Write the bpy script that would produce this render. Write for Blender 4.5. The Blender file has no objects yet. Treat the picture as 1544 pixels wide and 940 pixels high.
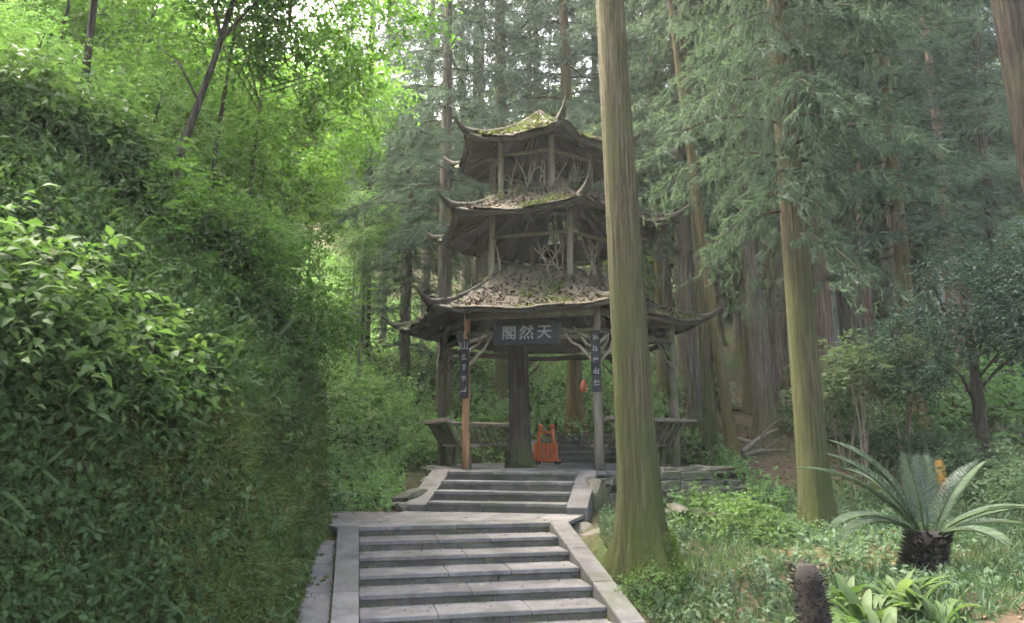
import bpy, bmesh, math, random
import numpy as np
from mathutils import Vector, Matrix, Quaternion
R = math.radians
random.seed(7)
rng = np.random.default_rng(7)

# ------------------------------------------------------------------ camera, light, exposure
scene = bpy.context.scene
COL = scene.collection
CAM_Z, PITCH, F = 1.1, 9.88, 1120.0
cam_data = bpy.data.cameras.new("camera")
cam = bpy.data.objects.new("camera", cam_data)
COL.objects.link(cam)
cam.location = (0, 0, CAM_Z)
cam.rotation_euler = (R(90 + PITCH), 0, 0)
cam_data.sensor_width = 36
cam_data.lens = F / 1544 * 36
cam_data.clip_end = 2000
scene.camera = cam

SUN_AZ, SUN_EL = -58, 57          # high on the left, a little behind the scene
world = bpy.data.worlds.new("World")
scene.world = world
world.use_nodes = True
wn = world.node_tree
bg = wn.nodes["Background"]
sky = wn.nodes.new("ShaderNodeTexSky")
sky.sky_type = 'NISHITA'
sky.sun_disc = False
sky.sun_elevation = R(SUN_EL)
sky.sun_rotation = R(SUN_AZ)
sky.air_density = 0.6
sky.dust_density = 10.0
sky.ozone_density = 0.3
wn.links.new(sky.outputs[0], bg.inputs[0])
bg.inputs[1].default_value = 0.15

sun_data = bpy.data.lights.new("sun", 'SUN')
sun = bpy.data.objects.new("sun", sun_data)
COL.objects.link(sun)
sv = Vector((math.sin(R(SUN_AZ)) * math.cos(R(SUN_EL)), math.cos(R(SUN_AZ)) * math.cos(R(SUN_EL)), math.sin(R(SUN_EL))))
sun.rotation_euler = (-sv).to_track_quat('-Z', 'Y').to_euler()
sun.location = sv * 80
sun_data.energy = 0.75
sun_data.angle = R(25)
sun_data.color = (1.0, 0.95, 0.82)

scene.view_settings.view_transform = 'Standard'
scene.view_settings.look = 'None'
scene.view_settings.gamma = 1
scene.view_settings.use_curve_mapping = False
scene.view_settings.exposure = 3.5
scene.cycles.max_bounces = 4
scene.cycles.use_adaptive_sampling = True
scene.cycles.adaptive_threshold = 0.03
scene.cycles.diffuse_bounces = 3
scene.cycles.glossy_bounces = 2
scene.cycles.transmission_bounces = 3
scene.cycles.volume_bounces = 1
scene.cycles.sample_clamp_indirect = 6
scene.cycles.use_denoising = True

# ------------------------------------------------------------------ numbers
TH = R(PITCH)
def at(px, py, d):
    """world point seen at photograph pixel (px, py) at horizontal distance d"""
    a = TH + math.atan((470 - py) / F)
    z = d * math.tan(a)
    depth = d * math.cos(TH) + z * math.sin(TH)
    return Vector(((px - 772) / F * depth, d, CAM_Z + z))

def ss(a, b, x):
    t = np.clip((x - a) / (b - a), 0, 1)
    return t * t * (3 - 2 * t)

_n = np.random.default_rng(3)
_ph = _n.uniform(0, 6.28, (14, 3)); _fr = _n.normal(0, 1, (14, 3))
def wob(x, y, s=1.0):
    o = 0
    for i in range(14):
        o = o + np.sin(_fr[i, 0] * x * s + _fr[i, 1] * y * s + _ph[i, 0])
    return o / 14

def bank_edge(y):
    return -2.44 - 0.15 * np.clip(y - 9.6, -2.6, 0) - 0.62 * np.clip(6.9 - y, 0, 30) - 3.6 * ss(10.35, 11.6, y)

def ground(x, y):
    x = np.asarray(x, float); y = np.asarray(y, float)
    zr = -0.25 + 0.24 * np.clip(y - 11.6, 0, 60) + 0.10 * np.clip(y - 24, 0, 60) + 0.04 * np.clip(x - 3, 0, 40)
    # the ground beside the lower flight drops towards the viewer
    drop = (1 - ss(1.2, 3.6, x)) * np.clip((10.2 - y) * 0.27, 0, 0.74)
    zr = zr - drop
    zl = -0.15 + 0.13 * np.clip(y - 11.5, 0, 6.5) + 0.43 * np.clip(y - 18, 0, 60)
    zl = zl - np.clip((10.2 - y) * 0.25, 0, 0.7)
    hi = 2.6 + 5.4 * ss(11, 18, y)
    w = ss(0.6, hi, x + 0.06 * np.clip(y - 18, 0, 50))
    z = zl * (1 - w) + zr * w
    s = bank_edge(y) - x
    sp = np.clip(s - 0.3, 0, 60)
    face = 0.55 - 0.33 * ss(7.5, 9.4, y)
    bank = 2.0 * ss(0.0, 1.0, s / face) + 1.2 * np.clip(sp, 0, 2.5) + 0.6 * np.clip(sp - 2.5, 0, 60)
    bank = bank * (1 - 0.55 * ss(16, 30, y))
    z = z + np.where(s > 0, bank, 0)
    z = z + 0.10 * wob(x, y, 1.1) * ss(0.3, 1.2, np.abs(s)) + 0.5 * wob(x, y, 0.22) * ss(20, 34, y)
    # pavilion pad, stairs and landing: keep the soil below the masonry
    r = np.hypot(x - 0.86, y - 15.6)
    z = np.where(r < 4.6, np.minimum(z, 0.42 + 2.0 * ss(3.1, 4.6, r)), z)
    stair = (x > -2.45) & (x < 1.1) & (y > 7.0) & (y < 13.6)
    stair = stair & (x > bank_edge(y) + 0.02)
    under = np.where(y < 10.3, -0.28 - 0.36 * np.clip(10.3 - y, 0, 2.2), np.where(y < 12.0, -0.2, -0.1))
    inst = stair & ~((y > 10.9) & (x < -1.95)) & ((x < 0.95) | (y > 9.5))
    z = np.where(inst, np.minimum(z, under), z)
    z = np.where((y < 7.0) & (x > bank_edge(y) + 0.02) & (x < 1.6), np.minimum(z, -0.9), z)
    return z
def gz(x, y):
    return float(ground(x, y))

# ------------------------------------------------------------------ mesh helpers
class MB:
    def __init__(s): s.v = []; s.f = []
    def add(s, v, f):
        o = len(s.v); s.v += [tuple(p) for p in v]; s.f += [tuple(i + o for i in q) for q in f]
    def box(s, c, size, rz=0.0, jit=0.0, m=None):
        hx, hy, hz = size[0] / 2, size[1] / 2, size[2] / 2
        rot = Matrix.Rotation(rz, 3, 'Z') if m is None else m
        v = []
        for dz in (-hz, hz):
            for dx, dy in ((-hx, -hy), (hx, -hy), (hx, hy), (-hx, hy)):
                p = Vector((dx + random.uniform(-jit, jit), dy + random.uniform(-jit, jit), dz + random.uniform(-jit, jit)))
                v.append(rot @ p + Vector(c))
        s.add(v, [(0, 3, 2, 1), (4, 5, 6, 7), (0, 1, 5, 4), (1, 2, 6, 5), (2, 3, 7, 6), (3, 0, 4, 7)])
    def prism(s, poly, z0, z1):
        n = len(poly)
        v = [(p[0], p[1], z0) for p in poly] + [(p[0], p[1], z1) for p in poly]
        f = [tuple(reversed(range(n))), tuple(range(n, 2 * n))]
        for i in range(n):
            j = (i + 1) % n
            f.append((i, j, j + n, i + n))
        s.add(v, f)
    def hexa(s, b, t):
        """eight corners: four below, four above, in the same order"""
        s.add(list(b) + list(t), [(3, 2, 1, 0), (4, 5, 6, 7), (0, 1, 5, 4), (1, 2, 6, 5), (2, 3, 7, 6), (3, 0, 4, 7)])
    def tube(s, path, rad, n=8, cap=True, flute=0.0):
        path = [Vector(p) for p in path]
        if not hasattr(rad, '__len__'): rad = [rad] * len(path)
        rings = []
        ref = None
        v = []
        for i, p in enumerate(path):
            a = path[max(i - 1, 0)]; b = path[min(i + 1, len(path) - 1)]
            t = (b - a).normalized()
            if ref is None:
                ref = Vector((1, 0, 0)) if abs(t.x) < 0.8 else Vector((0, 1, 0))
            u = (ref - t * ref.dot(t)).normalized(); w = t.cross(u); ref = u
            for k in range(n):
                an = 2 * math.pi * k / n
                r = rad[i] * (1 + flute * math.sin(an * 3 + 1.3) + flute * 0.6 * math.sin(an * 7 + i * 0.2))
                v.append(p + u * (math.cos(an) * r) + w * (math.sin(an) * r))
        f = []
        for i in range(len(path) - 1):
            for k in range(n):
                k2 = (k + 1) % n
                f.append((i * n + k, i * n + k2, (i + 1) * n + k2, (i + 1) * n + k))
        if cap:
            f.append(tuple(reversed(range(n)))); f.append(tuple(range((len(path) - 1) * n, len(path) * n)))
        s.add(v, f)
    def mesh(s, name, mat=None, smooth=False):
        me = bpy.data.meshes.new(name); me.from_pydata(s.v, [], s.f); me.update()
        if mat: me.materials.append(mat)
        if smooth: me.polygons.foreach_set('use_smooth', [True] * len(me.polygons))
        return me
    def build(s, name, mat, parent=None, smooth=False):
        return link(name, s.mesh(name, mat, smooth), parent)

def link(name, me, parent=None, loc=None):
    o = bpy.data.objects.new(name, me); COL.objects.link(o)
    if parent: o.parent = parent
    if loc is not None: o.location = loc
    return o
def tag(o, label=None, cat=None, group=None, kind=None):
    if label: o['label'] = label
    if cat: o['category'] = cat
    if group: o['group'] = group
    if kind: o['kind'] = kind
    return o
def empty(name, loc=(0, 0, 0), rz=0.0):
    o = bpy.data.objects.new(name, None); COL.objects.link(o)
    o.location = loc; o.rotation_euler = (0, 0, rz); o.empty_display_size = 0.2
    return o
def bevel(o, w=0.01, seg=1):
    bm = bmesh.new(); bm.from_mesh(o.data)
    bmesh.ops.bevel(bm, geom=list(bm.edges), offset=w, segments=seg, affect='EDGES', clamp_overlap=True)
    bm.to_mesh(o.data); bm.free(); return o

def np_mesh(name, V, FA, mat, rnd=None):
    """V (n,3), FA (m,3) triangles"""
    me = bpy.data.meshes.new(name)
    me.vertices.add(len(V)); me.vertices.foreach_set('co', np.ascontiguousarray(V, np.float32).ravel())
    k = FA.shape[1]
    me.loops.add(len(FA) * k); me.loops.foreach_set('vertex_index', np.ascontiguousarray(FA, np.int32).ravel())
    me.polygons.add(len(FA))
    me.polygons.foreach_set('loop_start', np.arange(0, len(FA) * k, k, dtype=np.int32))
    me.update(calc_edges=True)
    if rnd is not None:
        at_ = me.attributes.new('rnd', 'FLOAT', 'POINT'); at_.data.foreach_set('value', np.ascontiguousarray(rnd, np.float32))
    me.materials.append(mat)
    return me

# leaf templates: x across, y along, z up from the leaf face
T_BROAD = (np.array([(0, 0, 0), (-.5, .42, .10), (.5, .42, .10), (0, .48, 0), (0, 1, -.16)]), np.array([(0, 2, 3), (0, 3, 1), (3, 2, 4), (1, 3, 4)]))
T_SIMPLE = (np.array([(0, 0, 0), (-.5, .45, .07), (0, 1, -.10), (.5, .45, .07)]), np.array([(0, 3, 2), (0, 2, 1)]))
T_NEEDLE = (np.array([(-.5, 0, 0), (.5, 0, 0), (0, 1, -.12)]), np.array([(0, 1, 2)]))
T_STRAP = (np.array([(-.3, 0, 0), (.3, 0, 0), (-.5, .35, .05), (.5, .35, .05), (-.42, .7, -.06), (.42, .7, -.06), (0, 1, -.30)]),
           np.array([(0, 1, 3), (0, 3, 2), (2, 3, 5), (2, 5, 4), (4, 5, 6)]))
def unit(a):
    return a / np.maximum(np.linalg.norm(a, axis=-1, keepdims=True), 1e-9)
class Leaves:
    def __init__(s): s.V = []; s.Fa = []; s.r = []; s.n = 0
    def add(s, P, D, N, S, W, tmpl, rnd=None):
        P = np.asarray(P, float); n = len(P)
        if n == 0: return
        D = unit(np.asarray(D, float)); N = np.asarray(N, float)
        side = unit(np.cross(D, N)); up = np.cross(side, D)
        S = np.broadcast_to(np.asarray(S, float), (n,))[:, None, None]; W = np.broadcast_to(np.asarray(W, float), (n,))[:, None, None]
        t, f = tmpl
        v = P[:, None, :] + S * (t[None, :, 1:2] * D[:, None, :] + W * t[None, :, 0:1] * side[:, None, :] + t[None, :, 2:3] * up[:, None, :])
        k = len(t)
        s.V.append(v.reshape(-1, 3)); s.Fa.append((f[None] + (s.n + np.arange(n) * k)[:, None, None]).reshape(-1, 3))
        if rnd is None: rnd = rng.random(n)
        s.r.append(np.repeat(rnd, k)); s.n += n * k
    def mesh(s, name, mat):
        return np_mesh(name, np.concatenate(s.V), np.concatenate(s.Fa), mat, np.concatenate(s.r))
def rdir(n):
    return unit(rng.normal(size=(n, 3)))

def sprigs(L, P, N, h0, h1, k, size, wid, tmpl, spread=0.45, rbias=None, droop=0.15):
    """little leafy shoots standing on points P with surface normals N"""
    n = len(P)
    stem = unit(N * 0.5 + np.array([0, 0, .7]) + rng.normal(size=(n, 3)) * 0.35)
    h = rng.uniform(h0, h1, n)
    br = rng.random(n) if rbias is None else rbias
    sz = rng.uniform(0.75, 1.25, n)
    for j in range(k):
        t = 0.45 + 0.55 * j / max(k - 1, 1)
        p = P + stem * (h * t)[:, None]
        d = unit(rdir(n) * 1.0 + stem * (spread * (0.2 + t)) - np.array([0, 0, droop]))
        L.add(p, d, stem + rng.normal(size=(n, 3)) * 0.25, size * sz * rng.uniform(0.7, 1.2, n), wid, tmpl,
              np.clip(br * 0.7 + rng.random(n) * 0.3, 0, 1))

# ------------------------------------------------------------------ materials
def new_mat(name):
    m = bpy.data.materials.new(name); m.use_nodes = True
    nt = m.node_tree; b = nt.nodes['Principled BSDF']
    return m, nt, b
def node(nt, t, **k):
    n = nt.nodes.new(t)
    for a, v in k.items(): setattr(n, a, v)
    return n
def ramp(nt, fac, stops):
    r = node(nt, 'ShaderNodeValToRGB')
    while len(r.color_ramp.elements) < len(stops): r.color_ramp.elements.new(0.5)
    for e, (p, c) in zip(r.color_ramp.elements, stops):
        e.position = p; e.color = (*c, 1)
    nt.links.new(fac, r.inputs[0]); return r.outputs[0]
def noise(nt, scale, detail=4, rough=0.6, vec=None, stretch=None):
    n = node(nt, 'ShaderNodeTexNoise'); n.inputs['Scale'].default_value = scale
    n.inputs['Detail'].default_value = detail; n.inputs['Roughness'].default_value = rough
    tc = node(nt, 'ShaderNodeTexCoord')
    src = tc.outputs['Object'] if vec is None else vec
    if stretch:
        mp = node(nt, 'ShaderNodeMapping'); mp.inputs['Scale'].default_value = stretch
        nt.links.new(src, mp.inputs[0]); src = mp.outputs[0]
    nt.links.new(src, n.inputs['Vector'])
    return n.outputs['Fac']
def math_(nt, op, a, b=None, clamp=False):
    m = node(nt, 'ShaderNodeMath', operation=op, use_clamp=clamp)
    for i, x in enumerate((a, b)):
        if x is None: continue
        if isinstance(x, (int, float)): m.inputs[i].default_value = x
        else: nt.links.new(x, m.inputs[i])
    return m.outputs[0]
def mix(nt, fac, a, b):
    m = node(nt, 'ShaderNodeMix', data_type='RGBA')
    if isinstance(fac, (int, float)): m.inputs[0].default_value = fac
    else: nt.links.new(fac, m.inputs[0])
    for i, x in ((6, a), (7, b)):
        if isinstance(x, tuple): m.inputs[i].default_value = (*x, 1)
        else: nt.links.new(x, m.inputs[i])
    return m.outputs[2]
def bump(nt, b, h, s=0.3, dist=0.02):
    n = node(nt, 'ShaderNodeBump'); n.inputs['Strength'].default_value = s; n.inputs['Distance'].default_value = dist
    nt.links.new(h, n.inputs['Height']); nt.links.new(n.outputs[0], b.inputs['Normal'])

def leaf_mat(name, stops, trans=0.45, tcol=1.6, rough=0.6, spec=0.2):
    m, nt, b = new_mat(name)
    a = node(nt, 'ShaderNodeAttribute', attribute_name='rnd')
    oi = node(nt, 'ShaderNodeObjectInfo')
    f = math_(nt, 'ADD', math_(nt, 'MULTIPLY', a.outputs['Fac'], 0.8), math_(nt, 'MULTIPLY', oi.outputs['Random'], 0.2))
    c = ramp(nt, f, stops)
    nt.links.new(c, b.inputs['Base Color']); b.inputs['Roughness'].default_value = rough
    b.inputs['Specular IOR Level'].default_value = spec
    tr = node(nt, 'ShaderNodeBsdfTranslucent')
    vm = node(nt, 'ShaderNodeVectorMath', operation='MULTIPLY'); vm.inputs[1].default_value = (tcol * 1.0, tcol * 1.08, tcol * 0.6)
    nt.links.new(c, vm.inputs[0]); nt.links.new(vm.outputs[0], tr.inputs[0])
    ms = node(nt, 'ShaderNodeMixShader'); ms.inputs[0].default_value = trans
    nt.links.new(b.outputs[0], ms.inputs[1]); nt.links.new(tr.outputs[0], ms.inputs[2])
    nt.links.new(ms.outputs[0], nt.nodes['Material Output'].inputs[0])
    return m

M = {}
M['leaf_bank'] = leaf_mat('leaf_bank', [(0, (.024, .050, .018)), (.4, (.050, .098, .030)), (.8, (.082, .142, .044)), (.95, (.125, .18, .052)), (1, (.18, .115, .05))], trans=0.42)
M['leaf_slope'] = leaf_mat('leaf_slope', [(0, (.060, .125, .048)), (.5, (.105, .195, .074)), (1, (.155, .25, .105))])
M['leaf_bright'] = leaf_mat('leaf_bright', [(0, (.030, .070, .016)), (.5, (.054, .115, .026)), (1, (.10, .165, .036))], trans=0.52, tcol=1.65)
M['leaf_far'] = leaf_mat('leaf_far', [(0, (.045, .085, .020)), (.5, (.075, .130, .028)), (1, (.12, .170, .038))], trans=0.52, tcol=1.7)
M['cedar'] = leaf_mat('cedar', [(0, (.038, .064, .047)), (.5, (.062, .096, .070)), (1, (.095, .135, .098))], trans=0.42, tcol=1.3, rough=0.7, spec=0.15)
M['cedar_blue'] = leaf_mat('cedar_blue', [(0, (.042, .070, .062)), (.5, (.070, .108, .092)), (1, (.105, .15, .125))], trans=0.4, tcol=1.2, rough=0.7, spec=0.15)
M['leaf_blue'] = leaf_mat('leaf_blue', [(0, (.018, .040, .034)), (.5, (.035, .068, .058)), (1, (.065, .110, .080))], trans=0.3, tcol=1.2)
M['leaf_pale'] = leaf_mat('leaf_pale', [(0, (.048, .080, .042)), (.5, (.085, .125, .064)), (.85, (.14, .17, .098)), (1, (.23, .24, .15))], trans=0.4)
M['leaf_under'] = leaf_mat('leaf_under', [(0, (.035, .075, .040)), (.5, (.070, .120, .065)), (.9, (.115, .165, .10)), (1, (.16, .20, .13))], trans=0.35)
M['grass'] = leaf_mat('grass', [(0, (.025, .050, .025)), (.6, (.045, .085, .040)), (1, (.10, .13, .06))], trans=0.35)
M['strap'] = leaf_mat('strap', [(0, (.032, .062, .020)), (.5, (.058, .102, .034)), (1, (.13, .175, .085))], trans=0.4)
M['frond'] = leaf_mat('frond', [(0, (.095, .14, .125)), (.5, (.15, .205, .185)), (1, (.22, .28, .255))], trans=0.3, tcol=1.2, rough=0.4, spec=0.5)
M['litter'] = leaf_mat('litter', [(0, (.05, .032, .020)), (.5, (.13, .085, .050)), (1, (.24, .17, .11))], trans=0.1)
M['moss_bright'] = leaf_mat('moss_bright', [(0, (.05, .085, .012)), (.5, (.09, .14, .020)), (1, (.14, .20, .03))])
M['litter_grey'] = leaf_mat('litter_grey', [(0, (.016, .012, .008)), (.5, (.046, .035, .024)), (.9, (.090, .070, .050)), (1, (.14, .115, .085))], trans=0.1)
M['moss_tuft'] = leaf_mat('moss_tuft', [(0, (.045, .068, .018)), (.5, (.085, .115, .030)), (1, (.13, .165, .045))], trans=0.35)

def stone_mat(name, c0, c1, moss=0.25, sc=3.0, rough=0.85, bmp=0.3):
    m, nt, b = new_mat(name)
    oi = node(nt, 'ShaderNodeObjectInfo')
    n1 = noise(nt, sc, 6, 0.65); n2 = noise(nt, 40, 3, 0.6); n3 = noise(nt, 1.3, 4, 0.7)
    c = ramp(nt, math_(nt, 'ADD', math_(nt, 'MULTIPLY', n1, 0.65), math_(nt, 'MULTIPLY', n2, 0.35)), [(.32, c0), (.68, c1)])
    hs = node(nt, 'ShaderNodeHueSaturation'); nt.links.new(c, hs.inputs['Color'])
    nt.links.new(math_(nt, 'ADD', math_(nt, 'MULTIPLY', oi.outputs['Random'], 0.35), 0.83), hs.inputs['Value'])
    c = hs.outputs[0]
    n5 = noise(nt, 2.3, 5, 0.7)
    c = mix(nt, math_(nt, 'MULTIPLY', math_(nt, 'SUBTRACT', n5, 0.45), 3.5, True), c, tuple(x * .55 for x in c0))
    f = math_(nt, 'MULTIPLY', math_(nt, 'SUBTRACT', n3, 0.62 - moss * 0.4), 6.0, True)
    c = mix(nt, math_(nt, 'MULTIPLY', f, min(1, 0.35 + moss)), c, (.055, .070, .025))
    nt.links.new(c, b.inputs['Base Color']); b.inputs['Roughness'].default_value = rough
    b.inputs['Specular IOR Level'].default_value = 0.3
    bump(nt, b, math_(nt, 'ADD', n1, math_(nt, 'MULTIPLY', n2, 0.4)), bmp, 0.02)
    return m
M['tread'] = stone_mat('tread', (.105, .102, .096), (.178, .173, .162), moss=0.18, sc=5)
M['riser'] = stone_mat('riser', (.058, .054, .045), (.115, .108, .090), moss=0.2, sc=5)  # darker than tread: shade from top light put into colour, plus dirt and moss
M['curb'] = stone_mat('curb', (.10, .097, .09), (.168, .163, .152), moss=0.22, sc=4)
M['gutter'] = stone_mat('gutter', (.15, .146, .138), (.24, .235, .222), moss=0.10, sc=2)
M['rock'] = stone_mat('rock', (.06, .056, .045), (.18, .17, .14), moss=0.45, sc=4, bmp=0.7)
M['slab'] = stone_mat('slab', (.07, .07, .075), (.14, .14, .15), moss=0.08, sc=4)
M['floor'] = stone_mat('floor', (.13, .12, .11), (.22, .21, .20), moss=0.15, sc=3)

def wood_mat(name, c0, c1, moss=0.0, mosscol=(.06, .085, .02), stretch=(14, 14, 1.2), rough=0.8):
    m, nt, b = new_mat(name)
    n1 = noise(nt, 1.0, 6, 0.65, stretch=stretch); n3 = noise(nt, 2.2, 5, 0.7)
    oi = node(nt, 'ShaderNodeObjectInfo')
    c = ramp(nt, n1, [(.3, c0), (.7, c1)])
    hs = node(nt, 'ShaderNodeHueSaturation'); nt.links.new(c, hs.inputs['Color'])
    nt.links.new(math_(nt, 'ADD', math_(nt, 'MULTIPLY', oi.outputs['Random'], 0.5), 0.75), hs.inputs['Value']); c = hs.outputs[0]
    if moss:
        f = math_(nt, 'MULTIPLY', math_(nt, 'SUBTRACT', n3, 0.66 - 0.3 * moss), 7, True)
        c = mix(nt, f, c, mosscol)
    nt.links.new(c, b.inputs['Base Color']); b.inputs['Roughness'].default_value = rough
    b.inputs['Specular IOR Level'].default_value = 0.25
    bump(nt, b, n1, 0.6, 0.02)
    return m
M['wood_dark'] = wood_mat('wood_dark', (.030, .026, .020), (.070, .060, .046))
M['wood_black'] = wood_mat('wood_black', (.014, .012, .010), (.034, .029, .023))
M['wood_grey'] = wood_mat('wood_grey', (.10, .088, .066), (.20, .18, .14), moss=0.25)
M['wood_moss'] = wood_mat('wood_moss', (.065, .060, .040), (.14, .13, .09), moss=0.6)
M['wood_orange'] = wood_mat('wood_orange', (.22, .115, .055), (.36, .20, .105))
M['twig'] = wood_mat('twig', (.10, .085, .062), (.24, .21, .16), moss=0.1)
M['shingle'] = wood_mat('shingle', (.026, .021, .016), (.105, .085, .066), moss=0.5, mosscol=(.060, .085, .020), stretch=(9, 3, 6))
M['hip'] = wood_mat('hip', (.022, .021, .015), (.062, .056, .040), moss=0.35, mosscol=(.04, .055, .015))

def bark_mat(name, c0, c1, mosscol=(.085, .105, .020), mh=1.8, base=0.25):
    """streaked bark, moss growing up from the foot"""
    m, nt, b = new_mat(name)
    n1 = noise(nt, 1.0, 8, 0.75, stretch=(30, 30, 1.3)); n2 = noise(nt, 1.1, 4, 0.6, stretch=(2.2, 2.2, .55)); n4 = noise(nt, 30, 3)
    c = ramp(nt, n1, [(.36, tuple(x * .6 for x in c0)), (.46, c0), (.62, c1)])
    c = mix(nt, math_(nt, 'MULTIPLY', math_(nt, 'SUBTRACT', n2, 0.5), 3, True), c, tuple(x * 0.62 for x in c1))
    tc = node(nt, 'ShaderNodeTexCoord'); sx = node(nt, 'ShaderNodeSeparateXYZ'); nt.links.new(tc.outputs['Object'], sx.inputs[0])
    hgt = math_(nt, 'DIVIDE', math_(nt, 'SUBTRACT', mh, sx.outputs[2]), mh)          # 1 at the foot, 0 at mh
    hgt = math_(nt, 'MAXIMUM', hgt, -0.25)
    f = math_(nt, 'ADD', math_(nt, 'MULTIPLY', hgt, 0.62), math_(nt, 'MULTIPLY', math_(nt, 'SUBTRACT', n2, 0.5), 2.4))
    f = math_(nt, 'ADD', f, base, True)
    f = math_(nt, 'MULTIPLY', f, math_(nt, 'ADD', math_(nt, 'MULTIPLY', n4, .5), .6), True)
    c = mix(nt, math_(nt, 'MULTIPLY', f, 0.9), c, mosscol)
    nt.links.new(c, b.inputs['Base Color']); b.inputs['Roughness'].default_value = 0.9
    b.inputs['Specular IOR Level'].default_value = 0.15
    bump(nt, b, n1, 1.0, 0.06)
    return m
M['bark_tan'] = bark_mat('bark_tan', (.052, .044, .027), (.145, .122, .078), mosscol=(.056, .080, .014), mh=3.6, base=0.42)
M['bark_mossy'] = bark_mat('bark_mossy', (.085, .070, .042), (.18, .15, .09), mosscol=(.115, .105, .022), mh=3.5, base=0.35)
M['bark_grey'] = bark_mat('bark_grey', (.085, .075, .058), (.19, .17, .135), mh=1.0, base=0.12)
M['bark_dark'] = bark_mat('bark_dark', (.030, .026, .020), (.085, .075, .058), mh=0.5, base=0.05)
M['bark_red'] = bark_mat('bark_red', (.10, .070, .055), (.21, .155, .125), mh=1.0, base=0.02)
M['bark_pale'] = bark_mat('bark_pale', (.15, .17, .145), (.28, .31, .27), mh=0.5, base=0.05)

def plain(name, c, rough=0.6, var=0.25, sc=20, metal=0):
    m, nt, b = new_mat(name)
    n1 = noise(nt, sc, 4)
    nt.links.new(ramp(nt, n1, [(.3, tuple(x * (1 - var) for x in c)), (.7, tuple(min(1, x * (1 + var)) for x in c))]), b.inputs['Base Color'])
    b.inputs['Roughness'].default_value = rough; b.inputs['Metallic'].default_value = metal
    bump(nt, b, n1, 0.15, 0.005)
    return m
M['board'] = plain('board', (.008, .008, .009), 0.8, 0.4, 9)
M['letter'] = plain('letter', (.20, .20, .185), 0.6, 0.3, 30)
M['orange'] = plain('orange', (.58, .125, .022), 0.5, 0.3, 9)
M['red_orange'] = plain('red_orange', (.50, .13, .065), 0.6, 0.25, 20)
M['rubber'] = plain('rubber', (.02, .02, .02), 0.7)
M['ochre'] = plain('ochre', (.36, .20, .035), 0.7, 0.35, 8)
M['cycad_trunk'] = plain('cycad_trunk', (.010, .0075, .0055), 0.95, 0.6, 25)

def ground_mat():
    m, nt, b = new_mat('ground')
    n1 = noise(nt, 0.6, 6, 0.65); n2 = noise(nt, 7, 5, 0.7); n3 = noise(nt, 45, 3)
    soil = ramp(nt, n2, [(.3, (.045, .034, .022)), (.55, (.095, .072, .048)), (.75, (.15, .115, .08))])
    green = ramp(nt, n2, [(.3, (.028, .045, .016)), (.7, (.062, .085, .028))])
    c = mix(nt, math_(nt, 'MULTIPLY', math_(nt, 'SUBTRACT', n1, 0.40), 6, True), soil, green)
    # moss skin on the steep face of the bank
    ge = node(nt, 'ShaderNodeNewGeometry'); sx = node(nt, 'ShaderNodeSeparateXYZ'); nt.links.new(ge.outputs['True Normal'], sx.inputs[0])
    st = math_(nt, 'MULTIPLY', math_(nt, 'SUBTRACT', 0.62, sx.outputs[2]), 5, True)
    mossc = ramp(nt, n2, [(.28, (.022, .034, .010)), (.5, (.055, .075, .020)), (.75, (.095, .115, .032))])
    c = mix(nt, st, c, mossc)
    nt.links.new(c, b.inputs['Base Color']); b.inputs['Roughness'].default_value = 0.95
    b.inputs['Specular IOR Level'].default_value = 0.1
    bump(nt, b, math_(nt, 'ADD', n2, math_(nt, 'MULTIPLY', n3, .5)), 0.8, 0.06)
    return m
M['ground'] = ground_mat()

# ------------------------------------------------------------------ ground
def axis(lo, hi, fine, a, b, grow=1.25):
    xs = list(np.arange(a, b + 1e-6, fine)); st = fine
    x = b
    while x < hi: st *= grow; x += st; xs.append(min(x, hi))
    x = a; st = fine
    while x > lo: st *= grow; x -= st; xs.insert(0, max(x, lo))
    return np.array(xs)
gx = axis(-160, 160, 0.125, -9, 10, 1.12); gy = axis(-60, 240, 0.125, 2.0, 20, 1.10)
GX, GY = np.meshgrid(gx, gy)
GZ = ground(GX, GY)
GZ = np.minimum(GZ, 38)
GZ += 0.035 * wob(GX, GY, 7) * (np.abs(GX) < 15) * (GY < 30) * ((GX > 1.3) | (GX < bank_edge(GY)))
SB = bank_edge(GY) - GX
GX = GX + 0.09 * wob(GY * 4, GZ * 4, 1.0) * ss(-.02, .15, SB) * (1 - ss(.9, 1.5, SB)) * (GY < 12) * (GY > 0)
V = np.stack([GX, GY, GZ], -1).reshape(-1, 3)
nx, ny = len(gx), len(gy)
I = np.arange(nx * ny).reshape(ny, nx)
Q = np.stack([I[:-1, :-1], I[:-1, 1:], I[1:, 1:], I[1:, :-1]], -1).reshape(-1, 4)
gme = np_mesh('ground', V, Q, M['ground'])
gme.polygons.foreach_set('use_smooth', [True] * len(gme.polygons))
g_o = link('ground', gme); tag(g_o, 'mossy forest ground with soil and the steep bank', None, kind='structure')

def gnormal(x, y, e=0.08):
    dx = (ground(x + e, y) - ground(x - e, y)) / (2 * e); dy = (ground(x, y + e) - ground(x, y - e)) / (2 * e)
    return unit(np.stack([-dx, -dy, np.ones_like(dx)], -1))
def scatter(n, x0, x1, y0, y1, cond=None):
    x = rng.uniform(x0, x1, n); y = rng.uniform(y0, y1, n)
    if cond is not None:
        k = cond(x, y); x, y = x[k], y[k]
    return np.stack([x, y, ground(x, y)], -1), gnormal(x, y)

# ------------------------------------------------------------------ stairs
def P2(o, a, b, dirv, perp):                 # stair-plan point
    return (o[0] + dirv[0] * a + perp[0] * b, o[1] + dirv[1] * a + perp[1] * b)

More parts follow.
